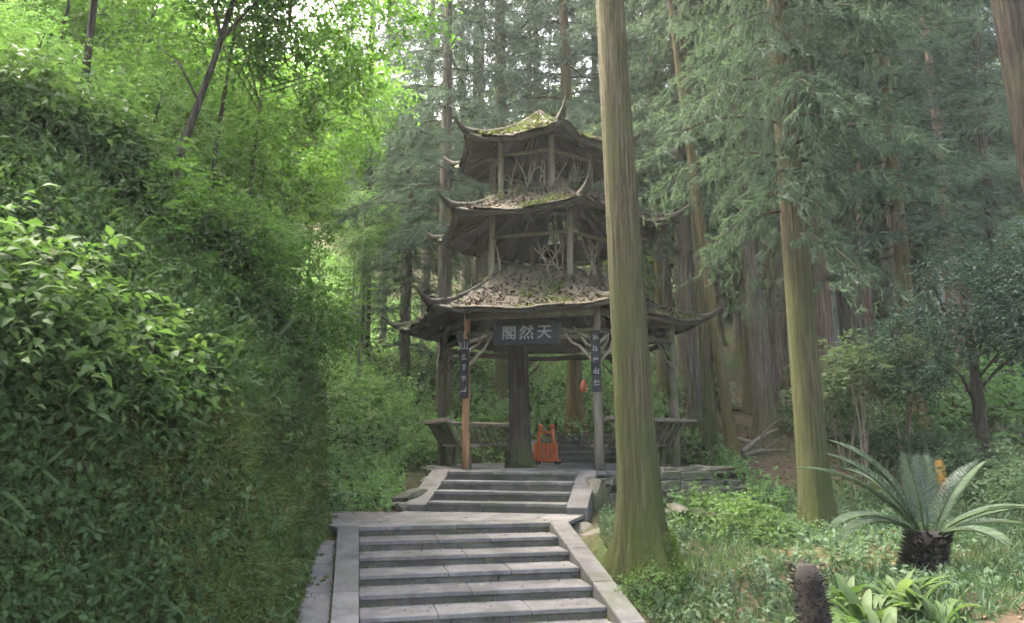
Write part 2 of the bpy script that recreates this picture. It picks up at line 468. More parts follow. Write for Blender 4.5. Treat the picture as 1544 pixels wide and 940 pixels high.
def flight(root, o, az, n, t, r, W, z_top, lip, curb_w, top_nose=True):
    """o: plan point at the left inner end of the topmost nose; steps go down towards the viewer"""
    dv = (math.sin(R(az)), math.cos(R(az))); pv = (math.cos(R(az)), -math.sin(R(az)))
    for i in range(n):
        zt = z_top - r * (i + 1)
        # riser under nose i (stones)
        cuts = [0] + sorted(W * min(max(random.gauss(c, .07), .12), .88) for c in ((.33, .68) if i % 2 else (.52,))) + [W]
        for a, b in zip(cuts[:-1], cuts[1:]):
            m = MB(); f = -t * i
            q = [P2(o, f - 0.0, a + .004, dv, pv), P2(o, f - 0.0, b - .004, dv, pv), P2(o, f + .12, b - .004, dv, pv), P2(o, f + .12, a + .004, dv, pv)]
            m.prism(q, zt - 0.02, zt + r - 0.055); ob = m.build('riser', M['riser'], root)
        # tread below it
        if i < n - 1 or True:
            cuts = [0] + sorted(W * min(max(random.gauss(c, .07), .12), .88) for c in ((.5,) if i % 2 else (.35, .66))) + [W]
            for a, b in zip(cuts[:-1], cuts[1:]):
                m = MB(); f0 = -t * i; f1 = -t * (i + 1) - lip
                q = [P2(o, f1, a + .003, dv, pv), P2(o, f1, b - .003, dv, pv), P2(o, f0 - .002, b - .003, dv, pv), P2(o, f0 - .002, a + .003, dv, pv)]
                dz = random.uniform(-.003, .003)
                m.prism(q, zt - 0.054, zt + dz); bevel(m.build('tread', M['tread'], root), 0.008)
    return dv, pv

# lower flight
LO = (-1.99, 10.0); LAZ, LT, LR_, LW = -12.0, 0.47, 0.122, 2.55
lower = empty('lower_stairs', (0, 0, 0)); tag(lower, 'lower flight of grey stone steps leading to the landing', None, kind='structure')
LN = 6
dv, pv = flight(lower, LO, LAZ, LN, LT, LR_, LW, 0.0, 0.02, 0.26)
def curb(root, o, dv, pv, b0, b1, a0, z0, a1, z1, parts, below=0.5):
    """sloping side stones from plan distance a0 (top) to a1 (bottom)"""
    for k in range(parts):
        u0 = k / parts; u1 = (k + 1) / parts - 0.002
        A0 = a0 + (a1 - a0) * u0; A1 = a0 + (a1 - a0) * u1; Z0 = z0 + (z1 - z0) * u0; Z1 = z0 + (z1 - z0) * u1
        pts = [P2(o, A1, b0, dv, pv) + (Z1,), P2(o, A1, b1, dv, pv) + (Z1,), P2(o, A0, b1, dv, pv) + (Z0,), P2(o, A0, b0, dv, pv) + (Z0,)]
        m = MB(); m.hexa([(p[0], p[1], p[2] - below) for p in pts], pts)
        bevel(m.build('side_stone', M['curb'], root), 0.01)
zb = -LR_ * LN
curb(lower, LO, dv, pv, -0.27, -0.003, -0.02, 0.022, -LT * LN, zb + 0.05, 3)
curb(lower, LO, dv, pv, LW + 0.003, LW + 0.26, -0.02, 0.022, -LT * LN, zb + 0.05, 3)
# landing of stone slabs
land = empty('stair_landing', (0, 0, 0)); tag(land, 'pale grey stone landing between the two flights of steps', None, kind='structure')
def zpt(px, py, z=0.0):
    a = TH + math.atan((470 - py) / F); d = (z - CAM_Z) / math.tan(a)
    return Vector((at(px, py, d).x, d))
f0 = Vector(P2(LO, -0.02, -0.30, dv, pv)); f1 = Vector(P2(LO, -0.02, LW + 0.27, dv, pv))
bl, br = Vector((-1.72, 12.20)), Vector((1.12, 11.72))
nsl = 4
for k in range(nsl):
    a, b = k / nsl, (k + 1) / nsl
    e = 0.004
    for j, (c0, c1) in enumerate(((0, .27), (.27, 1.0))):
        def L_(u, v): return f0.lerp(f1, u).lerp(bl.lerp(br, u), v)
        sh = 0.06 if j else 0.0
        a_ = min(max(a + (sh if k else 0), 0), 1); b_ = min(b + (sh if k < nsl - 1 else 0), 1)
        q = [L_(a_ + e * .3, c0 + e), L_(b_ - e * .3, c0 + e), L_(b_ - e * .3, c1 - e), L_(a_ + e * .3, c1 - e)]
        m = MB(); m.prism(q, -0.056, random.uniform(-.002, .002)); bevel(m.build('paving_slab', M['tread'], land), 0.006)
# left wing of the landing that runs behind the bank
for q in ([(-2.62, 10.42), (-2.285, 10.06), (-2.06, 10.9), (-2.72, 11.1)], [(-2.72, 11.11), (-2.06, 10.91), (-1.75, 12.1), (-2.9, 12.3)]):
    m = MB(); m.prism(q, -0.08, -0.005); bevel(m.build('paving_slab', M['curb'], land), 0.006)
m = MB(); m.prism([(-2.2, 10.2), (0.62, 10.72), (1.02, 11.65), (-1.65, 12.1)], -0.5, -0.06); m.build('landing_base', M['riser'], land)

# upper flight
UAZ = 13.0; UT, UR, UW, UN = 0.345, 0.145, 2.25, 4
udv = (math.sin(R(UAZ)), math.cos(R(UAZ))); upv = (math.cos(R(UAZ)), -math.sin(R(UAZ)))
FLOOR = 0.58
UO = (-1.36 + udv[0] * UT * (UN - 1) - 0.0, 12.22 + udv[1] * UT * (UN - 1))
upper = empty('upper_stairs', (0, 0, 0)); tag(upper, 'upper flight of grey stone steps rising from the landing to the pavilion', None, kind='structure')
flight(upper, UO, UAZ, UN - 1, UT, UR, UW, FLOOR, 0.015, 0.3)
# lowest riser on the landing and the top nosing slab
for a, b in ((0, .9), (.9, UW)):
    m = MB(); f = -UT * (UN - 1)
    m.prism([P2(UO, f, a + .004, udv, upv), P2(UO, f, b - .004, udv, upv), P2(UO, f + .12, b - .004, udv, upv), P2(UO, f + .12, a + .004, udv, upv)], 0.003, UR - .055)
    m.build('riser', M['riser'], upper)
for a, b in ((0, .8), (.8, 1.6), (1.6, UW)):
    m = MB(); m.prism([P2(UO, -.015, a + .003, udv, upv), P2(UO, -.015, b - .003, udv, upv), P2(UO, .30, b - .003, udv, upv), P2(UO, .30, a + .003, udv, upv)], FLOOR - .054, FLOOR)
    bevel(m.build('tread', M['tread'], upper), 0.008)
curb(upper, UO, udv, upv, -0.36, -0.003, 0.28, FLOOR + 0.03, -UT * (UN - 1) - .05, 0.10, 2, below=0.55)
curb(upper, UO, udv, upv, UW + 0.003, UW + 0.33, 0.28, FLOOR + 0.03, -UT * (UN - 1) - .05, 0.10, 2, below=0.55)

# concrete channel beside the lower flight
gut = empty('drain_channel', (0, 0, 0)); tag(gut, 'pale concrete drain strip between the mossy bank and the lower steps', None, kind='structure')
for k in range(4):
    a0, a1 = 0.02 - k * .72, 0.02 - (k + 1) * .72 + .006
    z0, z1 = -.16 + a0 * .26, -.16 + a1 * .26
    pts = [P2(LO, a1, -0.95, dv, pv) + (z1 - .02,), P2(LO, a1, -0.285, dv, pv) + (z1,), P2(LO, a0, -0.285, dv, pv) + (z0,), P2(LO, a0, -0.75, dv, pv) + (z0 - .02,)]
    m = MB(); m.hexa([(p[0], p[1], p[2] - .25) for p in pts], pts); bevel(m.build('channel_slab', M['gutter'], gut), .006)
# paved strip at the foot of the stairs where the viewer stands
m = MB(); m.prism([(-1.6, -3), (1.9, -3), (1.9, 7.05), (-1.75, 6.95)], -1.0, -0.738)
tag(m.build('path', M['gutter']), 'grey path at the foot of the steps', None, kind='structure')

# ------------------------------------------------------------------ rocks and dry-stone walls
def rock_mesh(seed, sub=2, flat=0.75, rough=0.22):
    r = random.Random(seed)
    bm = bmesh.new(); bmesh.ops.create_icosphere(bm, subdivisions=sub, radius=0.5)
    ks = [(Vector((r.gauss(0, 1), r.gauss(0, 1), r.gauss(0, 1))).normalized(), r.uniform(.25, .46)) for _ in range(9)]
    for v in bm.verts:
        for nrm, d in ks:
            e = v.co.dot(nrm) - d
            if e > 0: v.co -= nrm * e * 0.9
        v.co *= 1 + r.uniform(-rough, rough) * 0.25
        v.co.z *= flat
    me = bpy.data.meshes.new('rock'); bm.to_mesh(me); bm.free(); me.materials.append(M['rock'])
    return me
ROCKS = [rock_mesh(s) for s in range(6)]
BLOCKS = []
for s in range(5):
    m = MB(); m.box((0, 0, 0), (1, 1, 1), jit=0.11); me = m.mesh('stone', M['rock'])
    bm = bmesh.new(); bm.from_mesh(me); bmesh.ops.bevel(bm, geom=list(bm.edges), offset=.08, segments=1, affect='EDGES')
    bm.to_mesh(me); bm.free(); BLOCKS.append(me)
def stone_wall(root, A, B, z0, z1, course=0.13, lean=0.05, thick=0.3, wmin=.22, wmax=.5):
    A = Vector((A[0], A[1])); B = Vector((B[0], B[1])); L = (B - A).length; d = (B - A) / L; nrm = Vector((d.y, -d.x))
    z = z0; ang = math.atan2(d.y, d.x)
    while z < z1 - 0.02:
        h = min(random.uniform(course * .7, course * 1.35), z1 - z); u = random.uniform(-.1, 0)
        while u < L:
            w = random.uniform(wmin, wmax)
            c = A + d * (u + w / 2) + nrm * (random.uniform(-.035, .035) - lean * (z - z0))
            o = link('stone', random.choice(BLOCKS), root)
            o.location = (c.x, c.y, z + h / 2); o.scale = (w * .98, thick, h * .96)
            o.rotation_euler = (random.uniform(-.03, .03), random.uniform(-.04, .04), ang + random.uniform(-.06, .06))
            u += w
        z += h

PC = (0.86, 15.6)
def hexp(c, rot, r, k):
    """corner k of a hexagon whose entrance face looks along angle -90-rot; k=0 is the corner left of the entrance"""
    a = R(-90 - rot - 30 + 60 * k)
    return Vector((c[0] + math.cos(a) * r, c[1] + math.sin(a) * r))
# platform
plat = empty('pavilion_platform', (PC[0], PC[1], 0)); tag(plat, 'hexagonal dry-stone platform carrying the pavilion', 'platform')
Minv = Matrix.Translation((-PC[0], -PC[1], 0))
pm = MB(); pm.prism([hexp(PC, 14.4, 2.52, k) for k in range(6)], -0.4, FLOOR - .004)
po = pm.build('floor_slab', M['floor'], plat); po.data.transform(Minv)
wr = empty('stone_facing'); wr.parent = plat; wr.location = (-PC[0], -PC[1], 0)
for k in (5, 1, 2):
    A = hexp(PC, 14.4, 2.80, k); B = hexp(PC, 14.4, 2.80, (k + 1) % 6)
    stone_wall(wr, A, B, -0.45, FLOOR - .03)
for k in range(6):      # paving flags of the floor
    A = hexp(PC, 14.4, 2.80, k); B = hexp(PC, 14.4, 2.80, (k + 1) % 6)
    C0 = Vector(PC)
    for r0, r1, ns in ((.02, .38, 1), (.385, .70, 2), (.705, 1.0, 3)):
        for q in range(ns):
            a, b = q / ns, (q + 1) / ns
            pts = [C0.lerp(A.lerp(B, a + .006), r0), C0.lerp(A.lerp(B, a + .006), r1), C0.lerp(A.lerp(B, b - .006), r1), C0.lerp(A.lerp(B, b - .006), r0)]
            m = MB(); m.prism(pts, FLOOR - .05, FLOOR + random.uniform(0, .006) + .002)
            o = m.build('floor_stone', M['floor'], plat); o.data.transform(Minv)

# ------------------------------------------------------------------ pavilion
pav = empty('pavilion', (PC[0], PC[1], FLOOR)); tag(pav, 'three-tiered hexagonal rustic pavilion with upturned corners and mossy bark roofs', 'pavilion')
PM = Matrix.Translation((-PC[0], -PC[1], -FLOOR))
def pbuild(mb, name, mat, parent=None, smooth=False):
    o = mb.build(name, mat, parent or pav, smooth); o.data.transform(PM); return o

SH = []
for s in range(4):
    rr = random.Random(s); m = MB()
    # x across, y downslope, z out; ragged lower edge
    nE = 4; top = []; bot = []
    xs = [-.5 + i / nE for i in range(nE + 1)]
    lo = [.5 + rr.uniform(-.14, .10) for _ in xs]
    zz = [rr.uniform(.7, 1.25) for _ in xs]
    v = [(x, -.5, .2) for x in xs] + [(x, l, z) for x, l, z in zip(xs, lo, zz)] + [(x, -.5, -.3) for x in xs] + [(x, l - .02, z - 1.0) for x, l, z in zip(xs, lo, zz)]
    n = nE + 1; f = []
    for i in range(nE):
        f += [(i, i + n, i + n + 1, i + 1), (i + n, i + 3 * n, i + 3 * n + 1, i + n + 1), (i + 2 * n, i + 2 * n + 1, i + 3 * n + 1, i + 3 * n)]
    f += [(0, 2 * n, 3 * n, n), (nE, n + nE, 3 * n + nE, 2 * n + nE)]
    m.add(v, f); SH.append(m)
SHM = [m.mesh('shingle', M['shingle']) for m in SH]

def roof(tier, c, rot, Ri, Ro, zt, ze, lift, ext, rows, tiprise, tipout, sw, holes=False):
    def pos(k, u, v):
        """face k, u -1..1 along the eave, v 0 top .. 1 eave"""
        r = Ri + (Ro - Ri) * v + ext * abs(u) ** 5 * v ** 3
        A = hexp((0, 0), rot, 1, k); B = hexp((0, 0), rot, 1, (k + 1) % 6)
        p = A.lerp(B, (u + 1) / 2) * r
        z = zt - (zt - ze) * (1 - (1 - v) ** 1.35) + lift * abs(u) ** 3 * v ** 2.2 + 0.02 * math.sin(u * 7 + k * 2 + v * 5)
        return Vector((c[0] + p.x, c[1] + p.y, z))
    m = MB(); NU, NV = 12, 7; th = 0.07
    for k in range(6):
        vt = []; 
        for lay in (0, 1):
            for j in range(NV + 1):
                for i in range(NU + 1):
                    p = pos(k, -1 + 2 * i / NU, j / NV)
                    vt.append(p - Vector((0, 0, th * lay)))
        n1 = NU + 1; off = n1 * (NV + 1); f = []
        for j in range(NV):
            for i in range(NU):
                if holes and k == 3 and 0 < j < 4 and i in (3, 4, 5, 7, 8): continue
                a = j * n1 + i
                f.append((a, a + n1, a + n1 + 1, a + 1)); b = a + off
                f.append((b, b + 1, b + n1 + 1, b + n1))
        for i in range(NU):
            a = NV * n1 + i; f.append((a, a + off, a + off + 1, a + 1))
            f.append((i, i + 1, i + 1 + off, i + off))
        m.add(vt, f)
    ro = pbuild(m, 'roof', M['wood_black'])
    ro['label'] = ('lowest', 'middle', 'topmost')[tier] + ' roof tier of mossy bark shingles'
    # shingles
    rest_V = []; 
    rest = MB()
    for k in range(6):
        for j in range(rows):
            v0, v1 = j / rows, (j + 1) / rows
            vm = min((v0 + v1) / 2 + 0.02, 1)
            A = pos(k, -1, vm); B = pos(k, 1, vm); L = (B - A).length
            n = max(2, int(round(L / sw)))
            for i in range(n):
                if holes and k == 3 and j < rows * 0.6: continue
                u = -1 + 2 * (i + .5 + random.uniform(-.12, .12)) / n
                u = max(-.97, min(.97, u))
                p = pos(k, u, vm); e = .04
                tx = (pos(k, min(u + e, 1), vm) - pos(k, max(u - e, -1), vm)).normalized()
                ty = (pos(k, u, min(vm + .1, 1)) - pos(k, u, vm - .1)).normalized()
                nz = tx.cross(ty); 
                if nz.z < 0: nz = -nz; 
                ty = nz.cross(tx)
                sl = (pos(k, u, v1) - pos(k, u, v0)).length * random.uniform(1.25, 1.5)
                w = L / n * random.uniform(.98, 1.2)
                ang = random.uniform(-.06, .06)
                mt = Matrix((tx, ty, nz)).transposed().to_4x4() @ Matrix.Rotation(ang, 4, 'Z')
                lz = 0.02 + random.uniform(0, .022)
                mt = Matrix.Translation(p + nz * lz) @ mt @ Matrix.Rotation(-0.05, 4, 'X') @ Matrix.Diagonal((w, sl, random.uniform(.035, .06), 1))
                s = random.randrange(4)
                if k in (0, 1):
                    o = link('shingle', SHM[s], ro); o.matrix_basis = PM @ mt
                else:
                    rest.add([mt @ Vector(q) for q in SH[s].v], SH[s].f)
    so = pbuild(rest, 'shingle', M['shingle'], ro); so['kind'] = 'stuff'; so['label'] = 'bark shingles on the far side of the roof'
    Lr = Leaves(); Pm = []; Nm = []
    for k in (0, 1, 5):
        for _ in range(int(330 * Ro)):
            u = random.uniform(-.95, .95); v = random.random() ** .6
            Pm.append(tuple(pos(k, u, v) + Vector((0, 0, .075)))); 
    Pm = np.array(Pm) + np.array([-PC[0], -PC[1], -FLOOR])
    Lr.add(Pm, unit(rng.normal(size=Pm.shape) * np.array([1, 1, .45])), np.array([0, 0, 1.]) + rng.normal(0, .5, Pm.shape), rng.uniform(.04, .12, len(Pm)), .45, T_SIMPLE)
    lo_ = link('roof_litter', Lr.mesh('roof_litter', M['litter_grey']), ro); lo_['kind'] = 'stuff'
    mk = wob(Pm[:, 0] * 2, Pm[:, 1] * 2, 1.5) > .02; Pq = np.repeat(Pm[mk], 5, 0) + rng.normal(0, .06, (mk.sum() * 5, 3)) * np.array([1, 1, .4])
    Lr = Leaves(); Lr.add(Pq - np.array([0, 0, .03]), unit(rng.normal(size=Pq.shape) * .7 + np.array([0, 0, .8])), rdir(len(Pq)), rng.uniform(.03, .08, len(Pq)), .4, T_SIMPLE)
    lo_ = link('roof_moss', Lr.mesh('roof_moss', M['moss_tuft']), ro); lo_['kind'] = 'stuff'
    # hip ridges ending in upturned horns
    for k in range(6):
        path = [pos(k, -1, v) + Vector((0, 0, .03)) for v in (0, .25, .5, .75, .95)]
        q = pos(k, -1, 1.0); dr = hexp((0, 0), rot, 1, k)
        jt = 1 + random.uniform(-.12, .12)
        for s in (0.12, .3, .5, .75, 1.0):
            path.append(Vector((q.x + dr.x * tipout * s * jt, q.y + dr.y * tipout * s * jt, q.z + .02 + tiprise * (s ** 1.6) * jt)))
        h = MB(); h.tube(path, [.05, .055, .06, .07, .088, .085, .068, .047, .027, .006], 7)
        pbuild(h, 'corner_horn', M['hip'], ro, True)
        # rafters of this face
        for u in (-.66, -.33, 0, .33, .66):
            rf = MB(); rf.tube([pos(k, u * .9, .05) - Vector((0, 0, th + .035)), pos(k, u, .5) - Vector((0, 0, th + .035)), pos(k, u, .96) - Vector((0, 0, th + .03))], .032, 5)
            pbuild(rf, 'rafter', M['wood_dark'], ro)
        ev = MB(); ev.tube([pos(k, -1 + 2 * i / 10, .985) - Vector((0, 0, th * .5)) for i in range(11)], .062, 6)
        pbuild(ev, 'eave_pole', M['hip'], ro, True)
    return pos
C1, C2, C3 = (0.72, 15.6), (0.80, 15.6), (0.62, 15.6)
pos1 = roof(0, C1, 11.5, 1.45, 3.12, 4.42, 3.42, 0.12, 0.14, 6, .30, .44, .255)
pos2 = roof(1, C2, 18.4, 1.0, 2.48, 6.36, 5.44, 0.16, 0.12, 5, .28, .42, .23, holes=True)
pos3 = roof(2, C3, 20.0, 0.06, 1.90, 8.22, 7.12, 0.20, 0.10, 6, .28, .36, .22)
fm = MB(); fm.tube([(C3[0], C3[1], 8.05), (C3[0], C3[1], 8.25), (C3[0] - .01, C3[1], 8.32), (C3[0], C3[1], 8.38)], [.22, .16, .11, .04], 9, flute=.06)
pbuild(fm, 'finial', M['bark_red'], None, True)

def wobble_path(a, b, n=6, amp=.03):
    a, b = Vector(a), Vector(b)
    pts = [a.lerp(b, i / n) for i in range(n + 1)]
    for i in range(1, n): pts[i] = pts[i] + Vector((random.uniform(-amp, amp), random.uniform(-amp, amp), random.uniform(-amp, amp) * .5))
    return pts
# ground-floor posts
ppos = [hexp(PC, 14.4, 2.45, k) for k in range(6)]
for k, p in enumerate(ppos):
    mat = {0: 'wood_orange', 1: 'wood_grey', 5: 'wood_moss', 2: 'wood_moss'}.get(k, 'wood_grey')
    r = .062 if k == 0 else (.075 if k == 1 else .09)
    m = MB(); m.tube(wobble_path((p.x, p.y, FLOOR), (p.x, p.y, 3.62), 8, .012), [r * (1.1 - .02 * i) for i in range(9)], 9, flute=.04)
    o = pbuild(m, 'post', M[mat], None, True)
    if k == 0: o['label'] = 'orange-brown debarked entrance post'
for k in range(6):          # ring beams
    a, b = ppos[k], ppos[(k + 1) % 6]
    for z, r in ((3.42, .085), (3.05, .06)):
        m = MB(); m.tube(wobble_path((a.x, a.y, z), (b.x, b.y, z), 6, .02), r, 8, flute=.05); pbuild(m, 'ring_beam', M['wood_dark'] if k else M['wood_moss'], None, True)
# boarded ceiling
for i in range(14):
    y0 = -2.1 + i * .3
    h = math.sqrt(max(0.05, 2.2 ** 2 - max(abs(y0), abs(y0 + .3)) ** 2))
    m = MB(); m.box((PC[0], PC[1] + y0 + .15, 3.17 + random.uniform(-.006, .006)), (2 * h, .29, .035)); pbuild(m, 'ceiling_board', M['wood_black'])
# twisted branch braces at the post heads
def brace(p, q, sag, r=.035, mat='twig'):
    p, q = Vector(p), Vector(q); pts = []
    for i in range(8):
        t = i / 7; w = p.lerp(q, t); w.z += sag * math.sin(t * math.pi)
        w += Vector((random.uniform(-.03, .03), random.uniform(-.03, .03), random.uniform(-.02, .02)))
        pts.append(w)
    m = MB(); m.tube(pts, [r * (1.15 - .6 * i / 7) for i in range(8)], 6, flute=.08)
    return pbuild(m, 'brace', M[mat], None, True)
for k in range(6):
    for s in (-1, 1):
        a = ppos[k]; b = ppos[(k + s) % 6]; dr = (b - a).normalized()
        out = (a - Vector(PC)).normalized() * .05
        for off, zz, z1, sg in ((.62, 2.45, 3.12, -.07), (.42, 2.65, 3.14, -.05), (.85, 2.85, 3.12, .06)):
            q = a + dr * off + out * .5
            brace((a.x + out.x, a.y + out.y, zz), (q.x, q.y, z1), sg, .036 if k in (0, 1) else .03, 'twig' if k in (0, 1) else 'wood_moss')
# front lower valance board and branch across the entrance
a, b = ppos[0], ppos[1]
m = MB(); m.tube(wobble_path((a.x, a.y, 2.98), (b.x, b.y, 2.98), 8, .03), .05, 7, flute=.08); pbuild(m, 'lintel', M['wood_moss'], None, True)

# upper storeys: posts, rails, dark inner boards, twisted branches
def storey(c, rot, rp, z0, z1, zr, rin, z_in):
    ps = [hexp(c, rot, rp, k) for k in range(6)]; qs = [hexp(c, rot, rin, k) for k in range(6)]
    for k in range(6):
        p, p2 = ps[k], ps[(k + 1) % 6]; q, q2 = qs[k], qs[(k + 1) % 6]
        m = MB(); m.tube(wobble_path((p.x, p.y, z0), (p.x, p.y, z1), 5, .008), .062, 8, flute=.05); pbuild(m, 'post', M['wood_grey'], None, True)
        m = MB(); m.tube(wobble_path((p.x, p.y, zr), (p2.x, p2.y, zr), 5, .012), .04, 7, flute=.05); pbuild(m, 'rail', M['wood_moss'], None, True)
        if k in (0, 1, 5):
            for i in range(7):
                t0, t1 = random.uniform(.06, .94), random.uniform(.06, .94)
                t1 = max(.05, min(.95, t0 + random.uniform(-.3, .3)))
                a = p.lerp(p2, t0); b = p.lerp(p2, t1); za = z0 + .04; zb = zr - random.uniform(.0, .25)
                pts = []
                for j in range(7):
                    s = j / 6; w = a.lerp(b, s + .12 * math.sin(s * 6 + i)); pts.append(Vector((w.x + random.uniform(-.015, .015), w.y + random.uniform(-.015, .015), za + (zb - za) * s)))
                m = MB(); m.tube(pts, [.022 - .002 * j for j in range(7)], 5)
                for _ in range(2):
                    j = random.randint(2, 4); e = pts[j] + Vector((random.uniform(-.22, .22), random.uniform(-.05, .05), random.uniform(.08, .25)))
                    m.tube([pts[j], pts[j].lerp(e, .5) + Vector((0, 0, .03)), e], [.014, .011, .006], 5)
                pbuild(m, 'branch', M['twig'], None, True)
storey(C2, 18.4, 1.62, 4.22, 5.62, 5.14, 1.25, 5.30)
storey(C3, 20, 1.12, 6.12, 7.32, 7.02, .82, 7.18)

# benches along four sides: seat, sloping back with root slats, legs
def bench(k, label, mat_seat='wood_grey'):
    a = hexp(PC, 14.4, 2.42, k); b = hexp(PC, 14.4, 2.42, (k + 1) % 6)
    mid = (a + b) / 2; nrm = (mid - Vector(PC)).normalized(); d = (b - a).normalized(); L = (b - a).length
    root = empty('corner_bench', (mid.x, mid.y, FLOOR), math.atan2(d.y, d.x)); tag(root, label, 'bench')
    s = 1 if nrm.dot(Vector((-d.y, d.x))) > 0 else -1        # local +y*s is outward
    def bx(name, c, size, mat, rx=0):
        m = MB(); m.box((0, 0, 0), size, jit=.006, m=Matrix.Rotation(rx, 3, 'X')); o = m.build(name, M[mat], root); o.location = c; return o
    for i, yy in enumerate((-.16, .0)):
        bx('seat_plank', (0, s * (yy - .02), .43 + .004 * i), (L * .90, .15, .05), mat_seat)
    for x in (-L * .40, L * .40):
        m = MB(); m.tube(wobble_path((x, s * -.10, 0), (x, s * -.10, .41), 4, .01), .05, 8, flute=.08); m.build('leg', M['wood_moss'], root, True)
        m = MB(); m.tube(wobble_path((x, s * .06, .40), (x * 1.08, s * .34, .88), 4, .01), .035, 7); m.build('back_post', M['wood_moss'], root, True)
    bx('top_rail', (0, s * .36, .90), (L * (1.16 if k in (1, 2) else 1.06), .15, .065), mat_seat, s * .2)
    n = 11
    for i in range(n):
        x = -L * .40 + L * .80 * (i + .5) / n
        pts = []
        for j in range(5):
            t = j / 4; pts.append((x * (1 + .06 * t) + random.uniform(-.03, .03), s * (.08 + .26 * t), .46 + .42 * t))
        m = MB(); m.tube(pts, [random.uniform(.022, .04) for _ in range(5)], 6, flute=.1); m.build('back_slat', M['wood_moss'], root, True)
bench(5, 'short rustic bench between the orange post and the mossy rear post')
bench(4, 'mossy slatted bench behind the dark trunk inside the pavilion')
bench(1, 'rustic bench with wide top rail beside the tall foreground trunk')
bench(2, 'rustic bench on the far side of the pavilion, behind the foreground trunk')

# name board and couplet boards
def text_mesh(s, size):
    cu = bpy.data.curves.new('t', 'FONT'); cu.body = s; cu.size = size; cu.align_x = 'CENTER'; cu.align_y = 'CENTER'; cu.extrude = .006; cu.resolution_u = 2
    cu.offset = 0.006 * size
    o = bpy.data.objects.new('t', cu); COL.objects.link(o)
    dg = bpy.context.evaluated_depsgraph_get(); me = bpy.data.meshes.new_from_object(o.evaluated_get(dg))
    bpy.data.objects.remove(o); me.materials.clear(); me.materials.append(M['letter']); return me
def stroke_mesh(seed, size):
    """an illegible brush character: a handful of short strokes"""
    r = random.Random(seed); m = MB()
    for _ in range(5):
        x, y = r.uniform(-.32, .32), r.uniform(-.36, .36); hor = r.random() < .55
        L = r.uniform(.3, .8); w = r.uniform(.09, .13)
        m.box((x * (0.2 if hor else 1) * size, y * (1 if hor else .25) * size, 0), ((L if hor else w) * size, (w if hor else L) * size, .008), rz=r.uniform(-.25, .25))
    for i in range(len(m.v)):
        m.v[i] = (max(-.45 * size, min(.45 * size, m.v[i][0])), max(-.47 * size, min(.47 * size, m.v[i][1])), m.v[i][2] + .0005 * i)
    return m.mesh('brush_mark', M['letter'])
face_n = ((ppos[0] + ppos[1]) / 2 - Vector(PC)).normalized()
fdir = (ppos[1] - ppos[0]).normalized(); frot = math.atan2(fdir.y, fdir.x)
mid = (ppos[0] + ppos[1]) / 2
pl = empty('name_board', (mid.x + face_n.x * .17 - .02, mid.y + face_n.y * .17, 3.02), frot)
tag(pl, 'dark name board with three pale characters above the pavilion entrance', 'sign')
pl.rotation_euler = (R(-9), 0, frot)
m = MB(); m.box((0, 0, 0), (1.20, .04, .40)); bevel(m.build('board', M['board'], pl), .006)
for (c, s) in (((0, -.024, .205), (1.24, .05, .03)), ((0, -.024, -.205), (1.24, .05, .03)), ((-.605, -.024, 0), (.03, .05, .378)), ((.605, -.024, 0), (.03, .05, .378))):
    m = MB(); m.box(c, s); m.build('frame_bar', M['board'], pl)
for i, ch in enumerate('閣然天'):
    o = link('character', text_mesh(ch, .285), pl); o.rotation_euler = (R(90), 0, 0); o.location = (-.33 + .33 * i, -.026, 0.0)
for k, lab, z in ((0, 'narrow black board of pale characters on the orange entrance post', 2.42), (1, 'narrow black board of pale characters on the grey entrance post', 2.50)):
    p = ppos[k]; cb = empty('couplet_board', (p.x + face_n.x * .115, p.y + face_n.y * .115, z), frot); tag(cb, lab, 'sign')
    m = MB(); m.box((0, 0, 0), (.17, .03, 1.10)); bevel(m.build('board', M['board'], cb), .005)
    for i in range(5):
        me = text_mesh('山', .17) if (i == 0 and k == 0) else stroke_mesh(100 * k + i, .14)
        o = link('character', me, cb); o.rotation_euler = (R(90), 0, 0); o.location = (0, -.020, .42 - .20 * i)

# dark trunk inside the pavilion
tp = at(784, 705, 14.9)
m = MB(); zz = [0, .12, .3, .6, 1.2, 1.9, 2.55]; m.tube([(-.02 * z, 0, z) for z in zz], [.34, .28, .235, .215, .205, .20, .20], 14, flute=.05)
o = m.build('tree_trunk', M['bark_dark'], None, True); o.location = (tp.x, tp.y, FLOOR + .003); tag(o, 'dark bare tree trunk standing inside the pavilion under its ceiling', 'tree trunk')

# steps leaving the back of the pavilion
bk = empty('rear_steps', (0, 0, 0)); tag(bk, 'dark stone steps climbing away behind the pavilion', None, kind='structure')
pA, pB = hexp(PC, 14.4, 2.84, 3), hexp(PC, 14.4, 2.84, 4)
bd = (pA - pB).normalized(); bn = ((pA + pB) / 2 - Vector(PC)).normalized(); pB = pB + bd * .35
for i in range(5):
    w = 2.3; a = pB + bn * (.3 * i); z = FLOOR + .14 * (i + 1)
    q = [a, a + bd * w, a + bd * w + bn * .32, a + bn * .32]
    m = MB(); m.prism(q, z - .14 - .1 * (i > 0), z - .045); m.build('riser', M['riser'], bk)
    q = [a - bn * .02, a + bd * w - bn * .02, a + bd * w + bn * .325, a + bn * .325]
    m = MB(); m.prism(q, z - .044, z); m.build('tread', M['tread'], bk)
for sgn in (-.24, 2.305):
    a = pB + bd * sgn
    pts = [(a.x, a.y, FLOOR + .14), (a.x + bd.x * .23, a.y + bd.y * .23, FLOOR + .14), (a.x + bd.x * .23 + bn.x * 1.5, a.y + bd.y * .23 + bn.y * 1.5, FLOOR + .74), (a.x + bn.x * 1.5, a.y + bn.y * 1.5, FLOOR + .74)]
    m = MB(); m.hexa([(p[0], p[1], p[2] - .5) for p in pts], pts); m.build('side_stone', M['curb'], bk)

